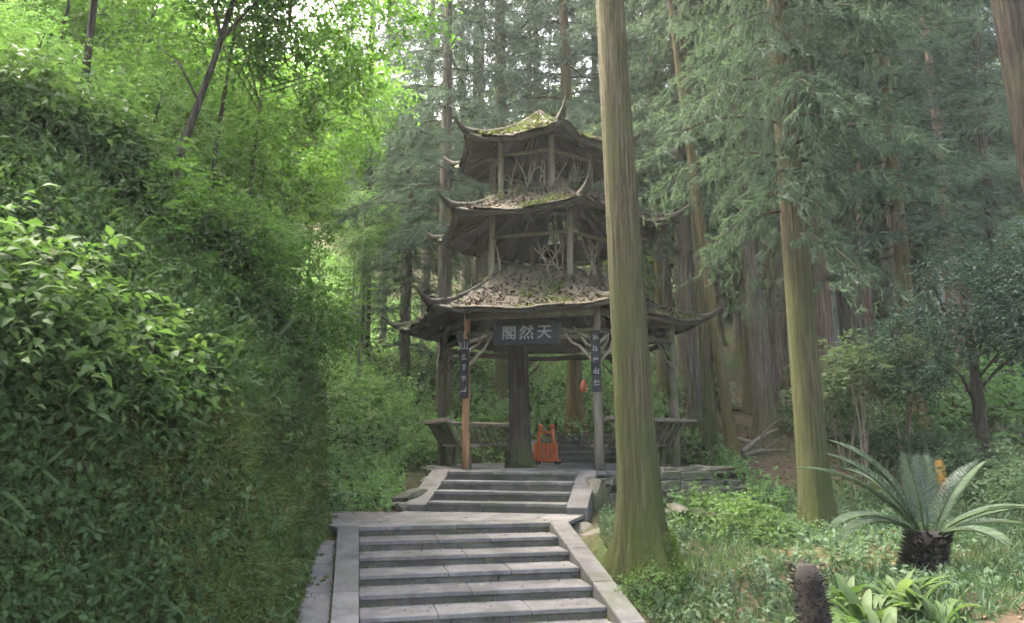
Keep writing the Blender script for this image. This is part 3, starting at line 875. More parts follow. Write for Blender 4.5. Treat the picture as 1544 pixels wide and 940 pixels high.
# orange trolley and orange tag
og = at(825, 686, 16.6)
tr = empty('slatted_trolley', (og.x, og.y, FLOOR + .008), R(-20)); tag(tr, 'bright orange slatted trolley with two tall uprights inside the pavilion', 'trolley')
for x in (-.20, .16):
    m = MB(); m.tube([(x * 1.25, .02, .06), (x, 0, .45), (x * .75, 0, .83)], [.045, .04, .045], 8); m.build('upright', M['orange'], tr, True)
    m = MB(); m.tube([(x * .75, 0, .80), (x * .75, 0, .85), (x * .75, 0, .88)], [.06, .065, .03], 9); m.build('knob', M['orange'], tr, True)
for i in range(6):
    x = -.25 + .096 * i; m = MB(); m.box((x, -.06 - .01 * (i % 2), .27), (.075, .03, .40), jit=.004); m.build('slat', M['orange'], tr)
for z in (.10, .44, .70):
    m = MB(); m.box((-.01, -.02, z), (.50 if z < .5 else .30, .05, .05)); m.build('crossbar', M['orange'], tr)
m = MB(); m.box((0, .08, .09), (.50, .30, .05)); m.build('tray', M['orange'], tr)
for x in (-.23, .22):
    for y in (-.04, .2):
        m = MB(); m.tube([(x - .02, y, .055), (x + .02, y, .055)], .055, 12); m.build('wheel', M['rubber'], tr, True)

# ------------------------------------------------------------------ boulders and walls round the stairs
def rock(px, py, d, sx, sy, sz, label, seed, rz=0.0, z=None, group='rocks beside the steps'):
    p = at(px, py, d); o = link('rock', ROCKS[seed % 6]); o.location = (p.x, p.y, gz(p.x, p.y) + sz * .22 if z is None else z)
    o.scale = (sx, sy, sz); o.rotation_euler = (random.uniform(-.2, .2), random.uniform(-.2, .2), rz); tag(o, label, 'rock', group)
    return o
rock(895, 765, 12.6, .5, 1.3, 1.15, 'tall mossy boulder against the right side of the upper steps', 1, .2, z=.12)
rock(878, 800, 11.3, .6, .6, .7, 'mossy wedge of rock at the right corner of the landing', 2, .9, z=-.33)
rock(905, 820, 10.7, .6, .8, .6, 'rough brown rock between the landing and the foreground trunk', 3, .2, z=-.3)
rock(628, 735, 12.7, .95, .6, .55, 'weathered grey rock left of the upper steps', 4, .5, z=.15)
rock(608, 752, 12.4, .5, .45, .35, 'small flat rock at the left foot of the upper steps', 5, 1.2, z=0.05)
rock(655, 722, 13.3, .8, .6, .5, 'blocky rock beside the top of the upper steps', 0, 2, z=.32)
for i, (px, py, d, a, lab) in enumerate(((1050, 712, 13.0, .5, 'long flat rubble stone lying on top of the dry-stone wall'), (1078, 738, 12.9, .42, 'angular rubble stone at the ruined end of the dry-stone wall'), (1020, 770, 11.7, .40, 'squat rubble stone fallen below the dry-stone wall'), (1062, 778, 11.6, .34, 'small rubble stone beside the squat fallen one'), (1095, 715, 13.4, .36, 'rubble stone on the brown slope beyond the wall'))):
    p = at(px, py, d); rock(px, py, d, a * 1.3, a, a * .7, lab, i, i * .9, z=p.z, group='rubble stones by the wall')
dw = empty('dry_stone_wall', (3.0, 12.4, -.3)); tag(dw, 'dry-stone wall of long flat stones right of the foreground trunk', 'wall')
sub = empty('wall_face'); sub.parent = dw; sub.location = (-3.0, -12.4, .3)
stone_wall(sub, (2.15, 12.3), (3.25, 12.55), -.35, .68, course=.15, lean=.14, wmin=.25, wmax=.7, thick=.42)
stone_wall(sub, (3.2, 12.6), (3.75, 12.9), -.3, .45, course=.17, lean=.2, wmin=.2, wmax=.5, thick=.4)
# stacked grey stone pier at the end of the bank
pr = empty('stone_pier', (-2.90, 10.62, -.1)); tag(pr, 'grey stacked-block wall end behind the mossy bank', 'wall')
for i in range(7):
    for j in range(2):
        o = link('block', random.choice(BLOCKS), pr); o.location = (-.12 + random.uniform(-.02, .02), .15 + j * .42, .16 + i * .29); o.scale = (.42, .41, .28)
        o.rotation_euler = (0, 0, random.uniform(-.04, .04)); o.data = o.data
SLB = [b.copy() for b in BLOCKS]
for b in SLB: b.materials.clear(); b.materials.append(M['slab'])
for o in pr.children: o.data = random.choice(SLB)

# ------------------------------------------------------------------ tree builders
def trunk_mesh(name, H, r0, mat, lean=(0, 0), bend=0.0, flare=.55, n=14, top=.25, seed=0, flute=.045):
    """tapering ridged trunk with buttressed foot"""
    g = np.random.default_rng(seed)
    zs = np.array([-.2, -.05, .05, .15, .28, .45, .7, 1.0, 1.4, 1.9] + [1.9 + (H - 1.9) * (i / 22) ** 1.15 for i in range(1, 23)])
    an = np.arange(n) * 2 * np.pi / n
    lob = .5 + .5 * np.sin(an * 3 + g.uniform(0, 6)) * .7 + .3 * np.sin(an * 5 + g.uniform(0, 6)) + g.normal(0, .12, n)
    key = g.normal(0, 1, (6, n)); key = (key + .5 * np.roll(key, 1, 1)) / 1.2
    V = []
    for i, z in enumerate(zs):
        t = max(z, 0) / H; q = t * 5 * .999; a = int(q); f = q - a
        rid = key[a] * (1 - f) + key[a + 1] * f
        r = r0 * (1 - (1 - top) * t) * (1 + flute * rid) * (1 + flare * np.exp(-max(z, 0) / .42) * (.45 + .9 * np.clip(lob, 0, 1.3)))
        cx = lean[0] * t + bend * math.sin(t * 5 + seed); cy_ = lean[1] * t + bend * math.cos(t * 4 + seed)
        V.append(np.stack([cx + r * np.cos(an), cy_ + r * np.sin(an), np.full(n, z)], -1))
    V = np.concatenate(V); m = len(zs)
    I = np.arange(m * n).reshape(m, n); J = np.roll(I, -1, 1)
    Q = np.stack([I[:-1], J[:-1], J[1:], I[1:]], -1).reshape(-1, 4)
    me = np_mesh(name, V, Q, mat); me.polygons.foreach_set('use_smooth', [True] * len(me.polygons))
    return me

def cedar_crown(seed, H, base, Lmax, mat, nbr=95, dens=1.0):
    """drooping sprays hung on branches round the trunk axis, foot at z=0"""
    g = np.random.default_rng(seed); Lf = Leaves(); wood = MB()
    for i in range(nbr):
        t = ((i + g.random()) / nbr) ** .9
        z = base + (H - base) * t
        L = Lmax * (1 - t) ** .6 * g.uniform(.55, 1.1) + .35
        az = i * 2.399 + g.uniform(-.4, .4)
        out = np.array([math.cos(az), math.sin(az), 0])
        rise = g.uniform(-.15, .30)
        nn = 7
        pts = [np.array([0, 0, z]) + out * (L * s) + np.array([0, 0, L * (rise * s - .38 * s * s)]) for s in np.linspace(0, 1, nn)]
        if L > .8: wood.tube([Vector(p) for p in pts[:6]], [.022 * (1 - .8 * k / 6) + .004 for k in range(6)], 4, cap=False)
        pts = np.array(pts)
        ns = int((14 + 20 * L) * dens)
        s = g.uniform(.22, 1.02, ns); seg = s * (nn - 1); i0 = np.clip(seg.astype(int), 0, nn - 2); fr = (seg - i0)[:, None]
        P = pts[i0] * (1 - fr) + pts[np.minimum(i0 + 1, nn - 1)] * fr
        lat = np.array([-out[1], out[0], 0])
        side = g.normal(0, .30, ns)[:, None] * (0.4 + s[:, None]) * lat * L * .35
        P = P + side + g.normal(0, .05, (ns, 3)) - np.array([0, 0, .12]) * np.abs(side).sum(1, keepdims=True)
        br = np.clip(g.normal(.5, .22, ns), 0, 1)
        kb = 25
        dd = unit(out * .55 + np.sign(side) * .5 + np.array([0, 0, -.55]) + g.normal(0, .28, (ns, 3)))
        for j in range(kb):
            d = unit(dd + g.normal(0, .38, (ns, 3)))
            Lf.add(P + dd * (.30 * j / kb), d, g.normal(size=(ns, 3)), g.uniform(.07, .19, ns), .115, T_NEEDLE, np.clip(br + g.normal(0, .12, ns), 0, 1))
    me = Lf.mesh('crown', mat)
    return me, wood.mesh('branches', M['bark_dark'])

def leafy_crown(seed, rx, ry, rz, mat, ncl=70, ntw=9, nlf=8, size=.10, wid=.46, tmpl=T_SIMPLE, shell=.45, flat=.0):
    g = np.random.default_rng(seed); Lf = Leaves(); wood = MB()
    lob = unit(g.normal(size=(9, 3))); la = g.uniform(.6, 1.15, 9)
    for c in range(ncl):
        d = unit(g.normal(size=3)); k = np.max((lob @ d) * la); r = (shell + (1 - shell) * g.random() ** .5) * (.62 + .45 * k)
        cen = d * r * np.array([rx, ry, rz])
        br0 = np.clip(g.normal(.5, .22), 0, 1)
        if g.random() < .28: wood.tube([Vector((0, 0, -rz * .8 + rz * .9 * g.random())), Vector(cen * np.array([.5, .5, .3]) + np.array([g.normal(0, .1), g.normal(0, .1), -.1 * rz])), Vector(cen)], [.016 * rz ** .5, .01 * rz ** .5, .004], 4, cap=False)
        n = ntw
        td = unit(g.normal(size=(n, 3)) * np.array([1, 1, .55]) + d * .45 + np.array([0, 0, -.1]))
        tl = g.uniform(.25, .6, n) * (.6 + size * 4)
        o = cen + g.normal(0, .16, (n, 3)) * (.5 + size * 4)
        for j in range(nlf):
            t = (j + .5) / nlf
            P = o + td * (tl * t)[:, None] - np.array([0, 0, .12]) * t * t
            lat = unit(np.cross(td, np.array([0, 0, 1.]))) * (1 if j % 2 else -1)
            dd = unit(td * .55 + lat * .8 + g.normal(0, .3, (n, 3)) - np.array([0, 0, .25]))
            Lf.add(P, dd, np.array([0, 0, 1.]) + g.normal(0, .4, (n, 3)), size * g.uniform(.7, 1.25, n), wid, tmpl, np.clip(br0 * .6 + g.random(n) * .4, 0, 1))
    return Lf.mesh('crown', mat), wood.mesh('branches', M['bark_dark'])

# cedar crowns, foot at z = 0, built 20 m tall
CED = {
    'low': cedar_crown(11, 20, 4.2, 2.9, M['cedar'], 125),
    'low2': cedar_crown(12, 20, 4.8, 2.6, M['cedar'], 115),
    'mid': cedar_crown(13, 20, 6.5, 2.4, M['cedar'], 100),
    'blue': cedar_crown(14, 20, 4.6, 2.8, M['cedar_blue'], 120),
    'high': cedar_crown(15, 20, 9.5, 2.3, M['cedar'], 60, .5),
    'young': cedar_crown(16, 20, 1.4, 3.6, M['cedar'], 150),
}
def cedar(px, py, d, dia, crown, label, bark='bark_grey', H=20.0, lean=(0, 0), group=None, sc=1.0, name='cedar_tree', rot=None, flare=.45, rise=0.0, seed=None, extra=0):
    p = at(px, py, d); z = gz(p.x, p.y) - .03
    t = empty(name, (p.x, p.y, z)); tag(t, label, 'tree', group)
    sd = int(px * 7 + d) if seed is None else seed
    link('trunk', trunk_mesh('trunk', H, dia / 2, M[bark], lean, .03, flare, seed=sd, n=44 if d < 12 else (24 if d < 20 else 14), flute=.022 if d < 12 else .03), t)
    if crown:
        cm, bm_ = CED[crown]
        rot_ = random.uniform(0, 6.28) if rot is None else rot
        for nm, me in (('crown', cm), ('branches', bm_)):
            o = link(nm, me, t); o['kind'] = 'stuff'; o.rotation_euler = (0, 0, rot_); o.scale = (sc, sc, H / 20.0); o.location = (lean[0] * .45, lean[1] * .45, rise)
    if extra:
        o = link('inner_foliage', CED['low2'][0], t); o.scale = (extra, extra, .95); o.rotation_euler = (0, 0, 2.1); o.location = (0, 0, .2)
    return t
G1 = 'cedars standing on the slope behind the pavilion'
tan_tree = cedar(975, 858, 9.2, .50, 'high', 'tall tan straight trunk with mossy foot in front of the pavilion', 'bark_tan', 22, (-.75, 0), flare=1.05)
cedar(1235, 790, 11.0, .45, 'low', 'thick brown trunk with hanging grey-green foliage behind the cycad', 'bark_tan', 21, (-.2, 0), sc=.74, extra=.42)
cedar(1074, 690, 16.2, .33, 'mid', 'brown trunk of the close pair beside the right bench', 'bark_tan', 21, (-.5, 0))
cedar(1103, 690, 16.1, .25, None, 'yellow-mossy trunk of the close pair beside the right bench', 'bark_mossy', 19, (-1.6, 0), name='mossy_tree')
cedar(1050, 640, 18.5, .36, 'low2', 'grey trunk just behind the close pair of trunks', 'bark_grey', 21, (-.3, 0))
cedar(1155, 650, 17.6, .48, 'low2', 'stout grey-brown trunk beside the fallen branches', 'bark_grey', 21, (-.6, 0))
cedar(1187, 590, 23, .45, 'mid', 'trunk standing in shade behind the stout grey-brown trunk', 'bark_grey', 21)
cedar(1255, 635, 17.0, .42, 'mid', 'brown trunk close behind the thick one with hanging foliage', 'bark_red', 20)
cedar(1262, 560, 23.0, .34, None, 'pale bluish-grey bare trunk on the slope', 'bark_pale', 20, name='pale_tree')
cedar(1292, 560, 24.0, .46, 'low', 'brown trunk right of the pale bluish one', 'bark_grey', 20)
cedar(1436, 470, 27.0, .50, 'mid', 'reddish-brown bare trunk on the slope above the blue-green shrub', 'bark_red', 20)
cedar(1418, 470, 29.0, .30, None, 'thin pale trunk beside the reddish-brown one', 'bark_pale', 19, name='pale_tree')
cedar(1345, 520, 25.0, .40, 'low', 'shaded trunk above the pale-leaved shrub', 'bark_grey', 20)
cedar(1385, 640, 16.5, .38, 'blue', 'mossy trunk between the pale-leaved shrub and the blue-green shrub', 'bark_mossy', 17)
cedar(1668, 800, 8.6, .46, 'high', 'dark leaning trunk at the outer side of the blue-green shrub', 'bark_dark', 20, (-1.0, 0))
cedar(868, 665, 19.6, .42, 'blue', 'greenish trunk carrying a small orange tag behind the pavilion', 'bark_mossy', 21, (-.3, 0), flare=.9)
cedar(762, 640, 22.0, .55, 'high', 'brown trunk rising behind the left half of the pavilion roofs', 'bark_tan', 22, (-.3, 0))
cedar(668, 640, 20.5, .42, 'blue', 'grey trunk behind the left side of the pavilion', 'bark_grey', 21)
cedar(545, 560, 25.0, .45, 'blue', 'dark bluish cedar among the bright trees left of the pavilion', 'bark_dark', 17, rise=1.5)
cedar(612, 560, 24.0, .30, 'young', 'young soft green cedar left of the pavilion roofs', 'bark_grey', 9.5, sc=.8, rise=0)
cedar(1012, 600, 26, .42, 'blue', 'slender trunk rising behind the right corners of the pavilion', 'bark_grey', 22)
cedar(1118, 560, 28, .42, 'blue', 'slender trunk uphill of the fallen branches', 'bark_grey', 21)
for i, (px, d, dia, bk_) in enumerate(((1128, 20, .26, 'bark_mossy'), (1172, 19.5, .24, 'bark_red'), (1216, 20.5, .28, 'bark_grey'), (1282, 19, .24, 'bark_dark'), (1322, 20, .26, 'bark_red'), (1368, 21, .26, 'bark_grey'), (1462, 19, .28, 'bark_red'), (1002, 22, .30, 'bark_mossy'), (575, 27, .26, 'bark_pale'), (715, 29, .34, 'bark_dark'))):
    cedar(px, 600, d, dia, None, 'slim straight bare ' + {'bark_mossy': 'mossy', 'bark_red': 'reddish', 'bark_grey': 'grey', 'bark_dark': 'dark', 'bark_pale': 'pale'}[bk_] + ' trunk in the middle of the wood', bk_, 19, (random.uniform(-.4, .4), 0), 'slim bare trunks')
for px, d, cr, lab in ((722, 26, 'blue', 'bluish cedar filling the gap behind the top roof tier'), (812, 29, 'low2', 'green cedar straight behind the finial of the top roof'), (640, 30, 'low', 'green cedar left of the top roof tier'), (905, 30, 'low', 'green cedar behind the tall tan trunk and the top roof')):
    cedar(px, 560, d, .42, cr, lab, 'bark_grey', 23)
far = [(1030, 24), (1085, 30), (1140, 25), (1170, 38), (1205, 27), (1235, 22), (1305, 28), (1330, 36), (1395, 25), (1450, 22), (1480, 37), (1515, 20), (1010, 38), (1358, 42), (1275, 34), (700, 34), (930, 33), (1060, 36), (1160, 34), (1215, 31), (1320, 33), (1370, 30), (1470, 33), (1500, 24), (1400, 38), (1250, 40), (860, 38), (1540, 29), (1100, 42), (980, 44), (1460, 44), (800, 31)]
for i, (px, d) in enumerate(far):
    cedar(px, 560, d, random.uniform(.36, .55), ('mid', None, 'low2', 'high', 'blue', None, 'high')[i % 7], ('grey', 'reddish', 'dark')[i % 3] + ' distant trunk ' + ('bare to its top' if i % 7 in (1, 5) else 'with bluish hanging foliage' if i % 7 == 4 else 'with foliage only high up' if i % 7 in (0, 3, 6) else 'with low hanging green foliage') + ' deep in the wood', ('bark_grey', 'bark_red', 'bark_dark')[i % 3], random.uniform(18, 23), (random.uniform(-.5, .5), 0), 'distant cedars in the wood')

LM = [(975, 858, 9.2, 'the tall tan trunk'), (1235, 790, 11.0, 'the thick brown trunk'), (1088, 690, 16.2, 'the close pair of trunks'), (1155, 650, 17.6, 'the stout grey-brown trunk'),
      (1255, 635, 17.0, 'the reddish trunk behind the thick one'), (1262, 560, 23, 'the pale bluish trunk'), (1385, 640, 16.5, 'the mossy trunk'), (1490, 700, 13.2, 'the small blue-green tree'),
      (1402, 862, 7.6, 'the cycad'), (1187, 590, 23, 'the shaded trunk'), (668, 640, 20.5, 'the grey trunk left of the pavilion'), (545, 560, 25, 'the dark bluish cedar'), (612, 560, 24, 'the young soft green cedar'),
      (868, 665, 19.6, 'the greenish trunk with the lantern'), (480, 740, 11.0, 'the stone wall end'), (628, 735, 12.7, 'the grey rock by the steps'), (657, 680, 15.8, 'the rear left post of the pavilion'),
      (122, 200, 8.6, 'the straight dark sapling'), (238, 360, 8.8, 'the leaning curved trunk'), (350, 520, 8.7, 'the arching grassy plant'), (400, 560, 9.2, 'the long-leaved plant'), (470, 780, 9.4, 'the drain strip'), (540, 545, 22, 'the thin pale saplings')]
LMW = [(at(a, b, c).x, c, t) for a, b, c, t in LM]
def near(x, y):
    return min(LMW, key=lambda l: math.hypot(l[0] - x, l[1] - y))[2]
# broadleaf trees
SHBK = [leafy_crown(151 + i, .62, .62, .48, M['leaf_bank'], 34, 7, 7, .095, .5, T_BROAD, .4) for i in range(2)]
BR = [leafy_crown(21 + i, 2.6, 2.6, 2.0, M['leaf_bright'], 95, 9, 7, .145, .46) for i in range(3)]
FARC = [leafy_crown(31 + i, 3.6, 3.6, 3.3, M['leaf_far'], 120, 9, 7, .21, .5) for i in range(3)]
GRN = [leafy_crown(41 + i, 2.2, 2.2, 1.8, M['leaf_slope'], 90, 9, 8, .11, .46) for i in range(2)]
def broadleaf(root_p, pts, r0, crowns, label, bark='bark_dark', group=None, name='broadleaf_tree', n=8, branches=()):
    """pts: trunk polyline in metres relative to the foot; crowns: (set, index, offset, scale)"""
    t = empty(name, root_p); tag(t, label, 'tree', group)
    m = MB(); k = len(pts)
    m.tube([Vector(p) for p in pts], [r0 * (1 - .75 * i / (k - 1)) for i in range(k)], n, flute=.05)
    for bpts, br in branches: m.tube([Vector(p) for p in bpts], [br * (1 - .7 * i / (len(bpts) - 1)) for i in range(len(bpts))], 6)
    m.build('trunk', M[bark], t, True)
    for S, i, off, sc in crowns:
        rz = random.uniform(0, 6.28)
        for nm, me in (('crown', S[i][0]), ('branches', S[i][1])):
            o = link(nm, me, t); o['kind'] = 'stuff'; o.location = off; o.scale = (sc,) * 3 if not isinstance(sc, tuple) else sc; o.rotation_euler = (0, 0, rz)
    return t
def poly(foot, pix, d):
    """trunk line through photograph points, at distances d"""
    return [tuple(at(px, py, dd) - Vector(foot)) for (px, py), dd in zip(pix, d)]
# dark straight sapling on the bank
p = at(122, 200, 8.6); fz = Vector((p.x, p.y, gz(p.x, p.y) - .1))
broadleaf(fz, [(0, 0, 0), (-.02, 0, 1), (0, 0, 2.5), (.02, 0, 4.5), (0, 0, 6)], .062, [(BR, 0, (0, .3, 5.2), .9)], 'straight dark sapling on the bank', 'bark_dark')
p = at(238, 360, 8.8); fz = Vector((p.x, p.y, gz(p.x, p.y) - .12))
broadleaf(fz, [(0, 0, 0)] + poly(fz, [(246, 330), (268, 240), (300, 155), (325, 85), (352, 0), (380, -90)], [8.8, 8.85, 8.95, 9.0, 9.1, 9.2]), .075,
          [(BR, 1, (1.3, .5, 4.6), .85), (BR, 2, (-.4, 1.2, 5.2), .7)], 'dark leaning curved trunk forking upward on the bank', 'bark_dark',
          branches=[(poly(fz, [(318, 110), (335, 60), (322, 10), (310, -60)], [9.0, 9.1, 9.2, 9.3]), .035), (poly(fz, [(332, 62), (370, 20), (420, -30)], [9.05, 9.0, 9.0]), .03), (poly(fz, [(300, 155), (270, 95), (240, 70)], [8.95, 9.2, 9.5]), .02)])
p = at(318, 250, 10.5); fz = Vector((p.x, p.y, gz(p.x, p.y) - .1))
broadleaf(fz, [(0, 0, 0), (.02, 0, 1.2), (.12, 0, 2.6), (.3, 0, 4.5)], .055, [(BR, 0, (.6, .2, 3.6), .75)], 'thin upright stem behind the leaning curved trunk', 'bark_dark')
p = at(186, 200, 13.0); fz = Vector((p.x, p.y, gz(p.x, p.y) - .1))
broadleaf(fz, [(0, 0, 0), (-.05, 0, 1.2), (-.22, 0, 2.4), (-.4, 0, 4.2), (-.5, 0, 6)], .085, [(BR, 1, (-.3, .3, 5.4), 1.0)], 'thin pale trunk in the sunlit leaves above the bank', 'bark_pale')
GB = 'sunlit broadleaf trees above the bank'
spots = [(30, 14, 3.6, 1.0), (100, 16, 3.0, 1.1), (230, 14.5, 2.6, 1.0), (330, 13.5, 2.8, .75), (370, 15.5, 3.2, .8), (290, 18, 4.0, 1.1), (350, 20, 4.8, .9), (190, 20, 4.0, 1.3), (60, 21, 4.5, 1.3), (270, 24, 5.0, 1.3), (-60, 12.5, 3.0, 1.0), (150, 11.5, 2.2, .7), (360, 11.8, 1.6, .5), (300, 11.2, 1.5, .55)]
for i, (px, d, h, sc) in enumerate(spots):
    x = (px - 772) / F * d * 1.03; z = gz(x, d) - .12
    broadleaf((x, d, z), [(0, 0, 0), (random.uniform(-.2, .2), 0, h * .5), (random.uniform(-.3, .3), 0, h), (random.uniform(-.3, .3), 0, h + 1.6)], .05 + .02 * sc,
              [(BR, i % 3, (random.uniform(-.4, .4), 0, h + .6), sc), (BR, (i + 1) % 3, (random.uniform(-1, 1), random.uniform(-.5, .5), h - .9), sc * .75)],
              ('tall' if h > 3.5 else 'low') + ' sunlit yellow-green broadleaf tree above the bank near ' + near(x, d), 'bark_dark', GB)
# overhanging boughs at the upper left come from two tall broadleaf trees
for i, (px, d, h, sc, lab) in enumerate(((415, 17.5, 7.4, .8, 'tall leafy tree spreading bright boughs left of the pavilion roofs'), (380, 12.2, 5.2, .62, 'leafy tree whose boughs hang over the forked leaning trunk'))):
    x = (px - 772) / F * d * 1.05; z = gz(x, d) - .12
    broadleaf((x, d, z), [(0, 0, 0), (.1, 0, h * .4), (-.1, 0, h * .8), (.1, 0, h + 2)], .10, [(BR, i, (0, 0, h), sc), (BR, i + 1, (.9, .2, h + 1.9), sc), (BR, 2 - i, (-1.2, .4, h + 1.5), sc)], lab, 'bark_dark')
# thin dark stems rising through the leaves
for i, (px, d, h) in enumerate(((45, 11, 4.5), (90, 13.5, 5.5), (205, 12, 5.0), (225, 17, 6.5), (385, 14.5, 5.0), (425, 17.5, 6.5), (470, 20, 7.0), (290, 14, 5.5))):
    x = (px - 772) / F * d * 1.03; z = gz(x, d) - .1
    broadleaf((x, d, z), [(0, 0, 0), (random.uniform(-.1, .1), 0, h * .35), (random.uniform(-.25, .25), 0, h * .7), (random.uniform(-.4, .4), 0, h)], .05, [(BR, i % 3, (random.uniform(-.2, .2), 0, h), .42)], 'thin dark stem rising through the leaves near ' + near(x, d), 'bark_dark', 'thin dark stems above the bank', name='slender_tree')
# small saplings crowding the upper part of the bank
for i, (px, d, sv_) in enumerate(((20, 8.4, 3.0), (80, 9.3, 3.3), (150, 8.2, 2.6), (215, 9.6, 2.8), (290, 8.4, 1.7), (340, 9.8, 1.9), (385, 9.3, 1.2), (430, 10.0, .9), (270, 10.6, 2.9), (60, 10.8, 4.0), (180, 10.4, 3.4), (460, 10.9, 1.2))):
    x = (px - 772) / F * d * 1.03; z = gz(x, d) - .08; h = random.uniform(.5, 1.2)
    broadleaf((x, d, z), [(0, 0, 0), (random.uniform(-.1, .1), 0, h * .6), (random.uniform(-.15, .15), 0, h + .5)], .022, [((GRN, BR, SHBK)[i % 3], i % 2, (random.uniform(-.1, .2), 0, h), random.uniform(.36, .52) * (1, 1, 1.9)[i % 3])],
              ('fresh green', 'yellow-green', 'dark leafy')[i % 3] + ' bushy sapling on the upper bank near ' + near(x, d), 'bark_dark', 'bushy saplings on the bank', name='sapling')
# thin pale poles left of the pavilion
for i, (px, py, d, h, lab) in enumerate(((527, 560, 23, 5.0, 0), (540, 545, 22, 6.0, 1), (603, 510, 25, 6.0, 2), (617, 500, 26, 6.0, 3), (548, 540, 24.5, 4.0, 4))):
    p = at(px, py, d); z = gz(p.x, p.y) - .1
    ll = ['leftmost', '', '', '', '']
    broadleaf((p.x, p.y, z), [(0, 0, 0), (.03, 0, h * .5), (.0, 0, h)], .055, [(GRN, i % 2, (0, 0, h * .92), .55)], 'thin pale pole-like sapling on the green slope left of the pavilion', 'bark_pale', 'pale saplings on the slope', name='sapling')
# far sunlit trees on the hill
for i in range(46):
    px = -150 + 1850 * ((i * 0.618) % 1); d = 32 + 30 * ((i * .377) % 1)
    d = max(d, 40) if 480 < px < 720 else d; x = (px - 772) / F * d * 1.04; z = gz(x, d) - .2; h = random.uniform(4, 8) + (2 if px > 800 else 0); sc = random.uniform(.9, 1.35)
    broadleaf((x, d, z), [(0, 0, 0), (.1, 0, h * .5), (0, 0, h + 2)], .18, [(FARC, i % 3, (0, 0, h), sc), (FARC, (i + 1) % 3, (random.uniform(-1, 1), 0, h - 3.4), sc * .9)],
              ('tall' if h > 6.5 else 'low') + (' wide-crowned' if sc > 1.12 else ' narrow-crowned') + ' sunlit broadleaf tree on the far hillside', 'bark_grey', 'far hillside trees')

# ------------------------------------------------------------------ shrubs
SHB = {'bank': SHBK,
       'slope': [leafy_crown(55 + i, .75, .75, .55, M['leaf_slope'], 40, 7, 7, .095, .48, T_SIMPLE, .4) for i in range(2)],
       'pale': [leafy_crown(58, .85, .85, .6, M['leaf_pale'], 42, 7, 7, .11, .45, T_SIMPLE, .3)],
       'blue': [leafy_crown(60 + i, 1.25, 1.25, 1.0, M['leaf_blue'], 90, 9, 8, .085, .5, T_SIMPLE, .35) for i in range(2)],
       'under': [leafy_crown(63 + i, .5, .5, .34, M['leaf_under'], 26, 7, 7, .075, .48, T_SIMPLE, .4) for i in range(2)]}
def shrub(kind, i, x, y, sc, label, group=None, lift=.25, zs=1.0, name='shrub'):
    t = empty(name, (x, y, gz(x, y) - .02)); tag(t, label, 'shrub', group)
    S = SHB[kind][i % len(SHB[kind])]; rz = random.uniform(0, 6.28)
    for nm, me in (('foliage', S[0]), ('stems', S[1])):
        o = link(nm, me, t); o['kind'] = 'stuff'; o.location = (0, 0, lift * sc); o.scale = (sc, sc, sc * zs); o.rotation_euler = (0, 0, rz)
    return t
for i in range(26):
    y = 5.0 + 5.0 * ((i * .618) % 1); s = .5 + 3.6 * ((i * .381 + .2) % 1); x = float(bank_edge(y)) - s
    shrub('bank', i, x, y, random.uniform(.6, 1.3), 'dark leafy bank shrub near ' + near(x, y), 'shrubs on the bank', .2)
for i in range(30):
    y = 12.6 + 14 * ((i * .618) % 1); x = -6.5 + 6.2 * ((i * .381 + .1) % 1) + (y - 12) * -.08
    if math.hypot(x - PC[0], y - PC[1]) < 3.4: continue
    shrub('slope', i, x, y, random.uniform(.8, 1.5), 'light green slope shrub near ' + near(x, y), 'shrubs on the slope')
for px, py, d, sc, lab in ((1290, 560, 13.6, 1.0, 'pale-leaved shrub just right of the thick brown trunk'), (1350, 548, 14.4, .95, 'pale speckled shrub in front of the mossy trunk'), (1270, 600, 14.8, .8, 'low pale shrub behind the thick brown trunk')):
    p = at(px, py, d); t = shrub('pale', 0, p.x, p.y, sc, lab, None, (p.z - gz(p.x, p.y)) / sc)
    for k in range(5):
        m = MB(); q = random.uniform(-.4, .4); m.tube(wobble_path((0.1 * q, 0, 0), (q, random.uniform(-.3, .3), (p.z - gz(p.x, p.y))), 5, .05), .016, 5); m.build('stem', M['twig'], t, True)
# blue-green small tree at the right
p = at(1490, 700, 13.2); tr_ = empty('small_tree', (p.x, p.y, gz(p.x, p.y) - .05)); tag(tr_, 'small blue-green leafy tree with a dark trunk right of the cycad', 'tree')
link('trunk', trunk_mesh('trunk', 3.6, .14, M['bark_dark'], (-.15, 0), .03, .3, seed=5), tr_)
for i, (ox, oy, oz, sc) in enumerate(((.1, 0, 3.3, 1.0), (1.0, -.3, 2.9, .95), (-1.1, .2, 2.3, .75), (.9, -.5, 3.9, .8), (1.2, -1.2, 2.3, .7))):
    o = link('crown', SHB['blue'][i % 2][0], tr_); o.location = (ox, oy, oz); o.scale = (sc,) * 3; o.rotation_euler = (0, 0, i * 1.3)
for i in range(7):
    m = MB(); a = random.uniform(-1, 1.6); m.tube([(-.1, 0, 1.4 + .2 * i), (a * .5, random.uniform(-.4, .2), 1.9 + .2 * i), (a * 1.1, random.uniform(-.8, .3), 2.2 + .25 * i)], [.035, .025, .01], 5); m.build('limb', M['bark_dark'], tr_, True)
p = at(1440, 420, 17.0)
shrub('slope', 1, p.x, p.y, 2.2, 'bright green bush above the blue-green tree', None, .25)
p = at(1500, 420, 18.5)
shrub('slope', 0, p.x, p.y, 2.4, 'large green bush on the slope behind the blue-green tree', None, .3)
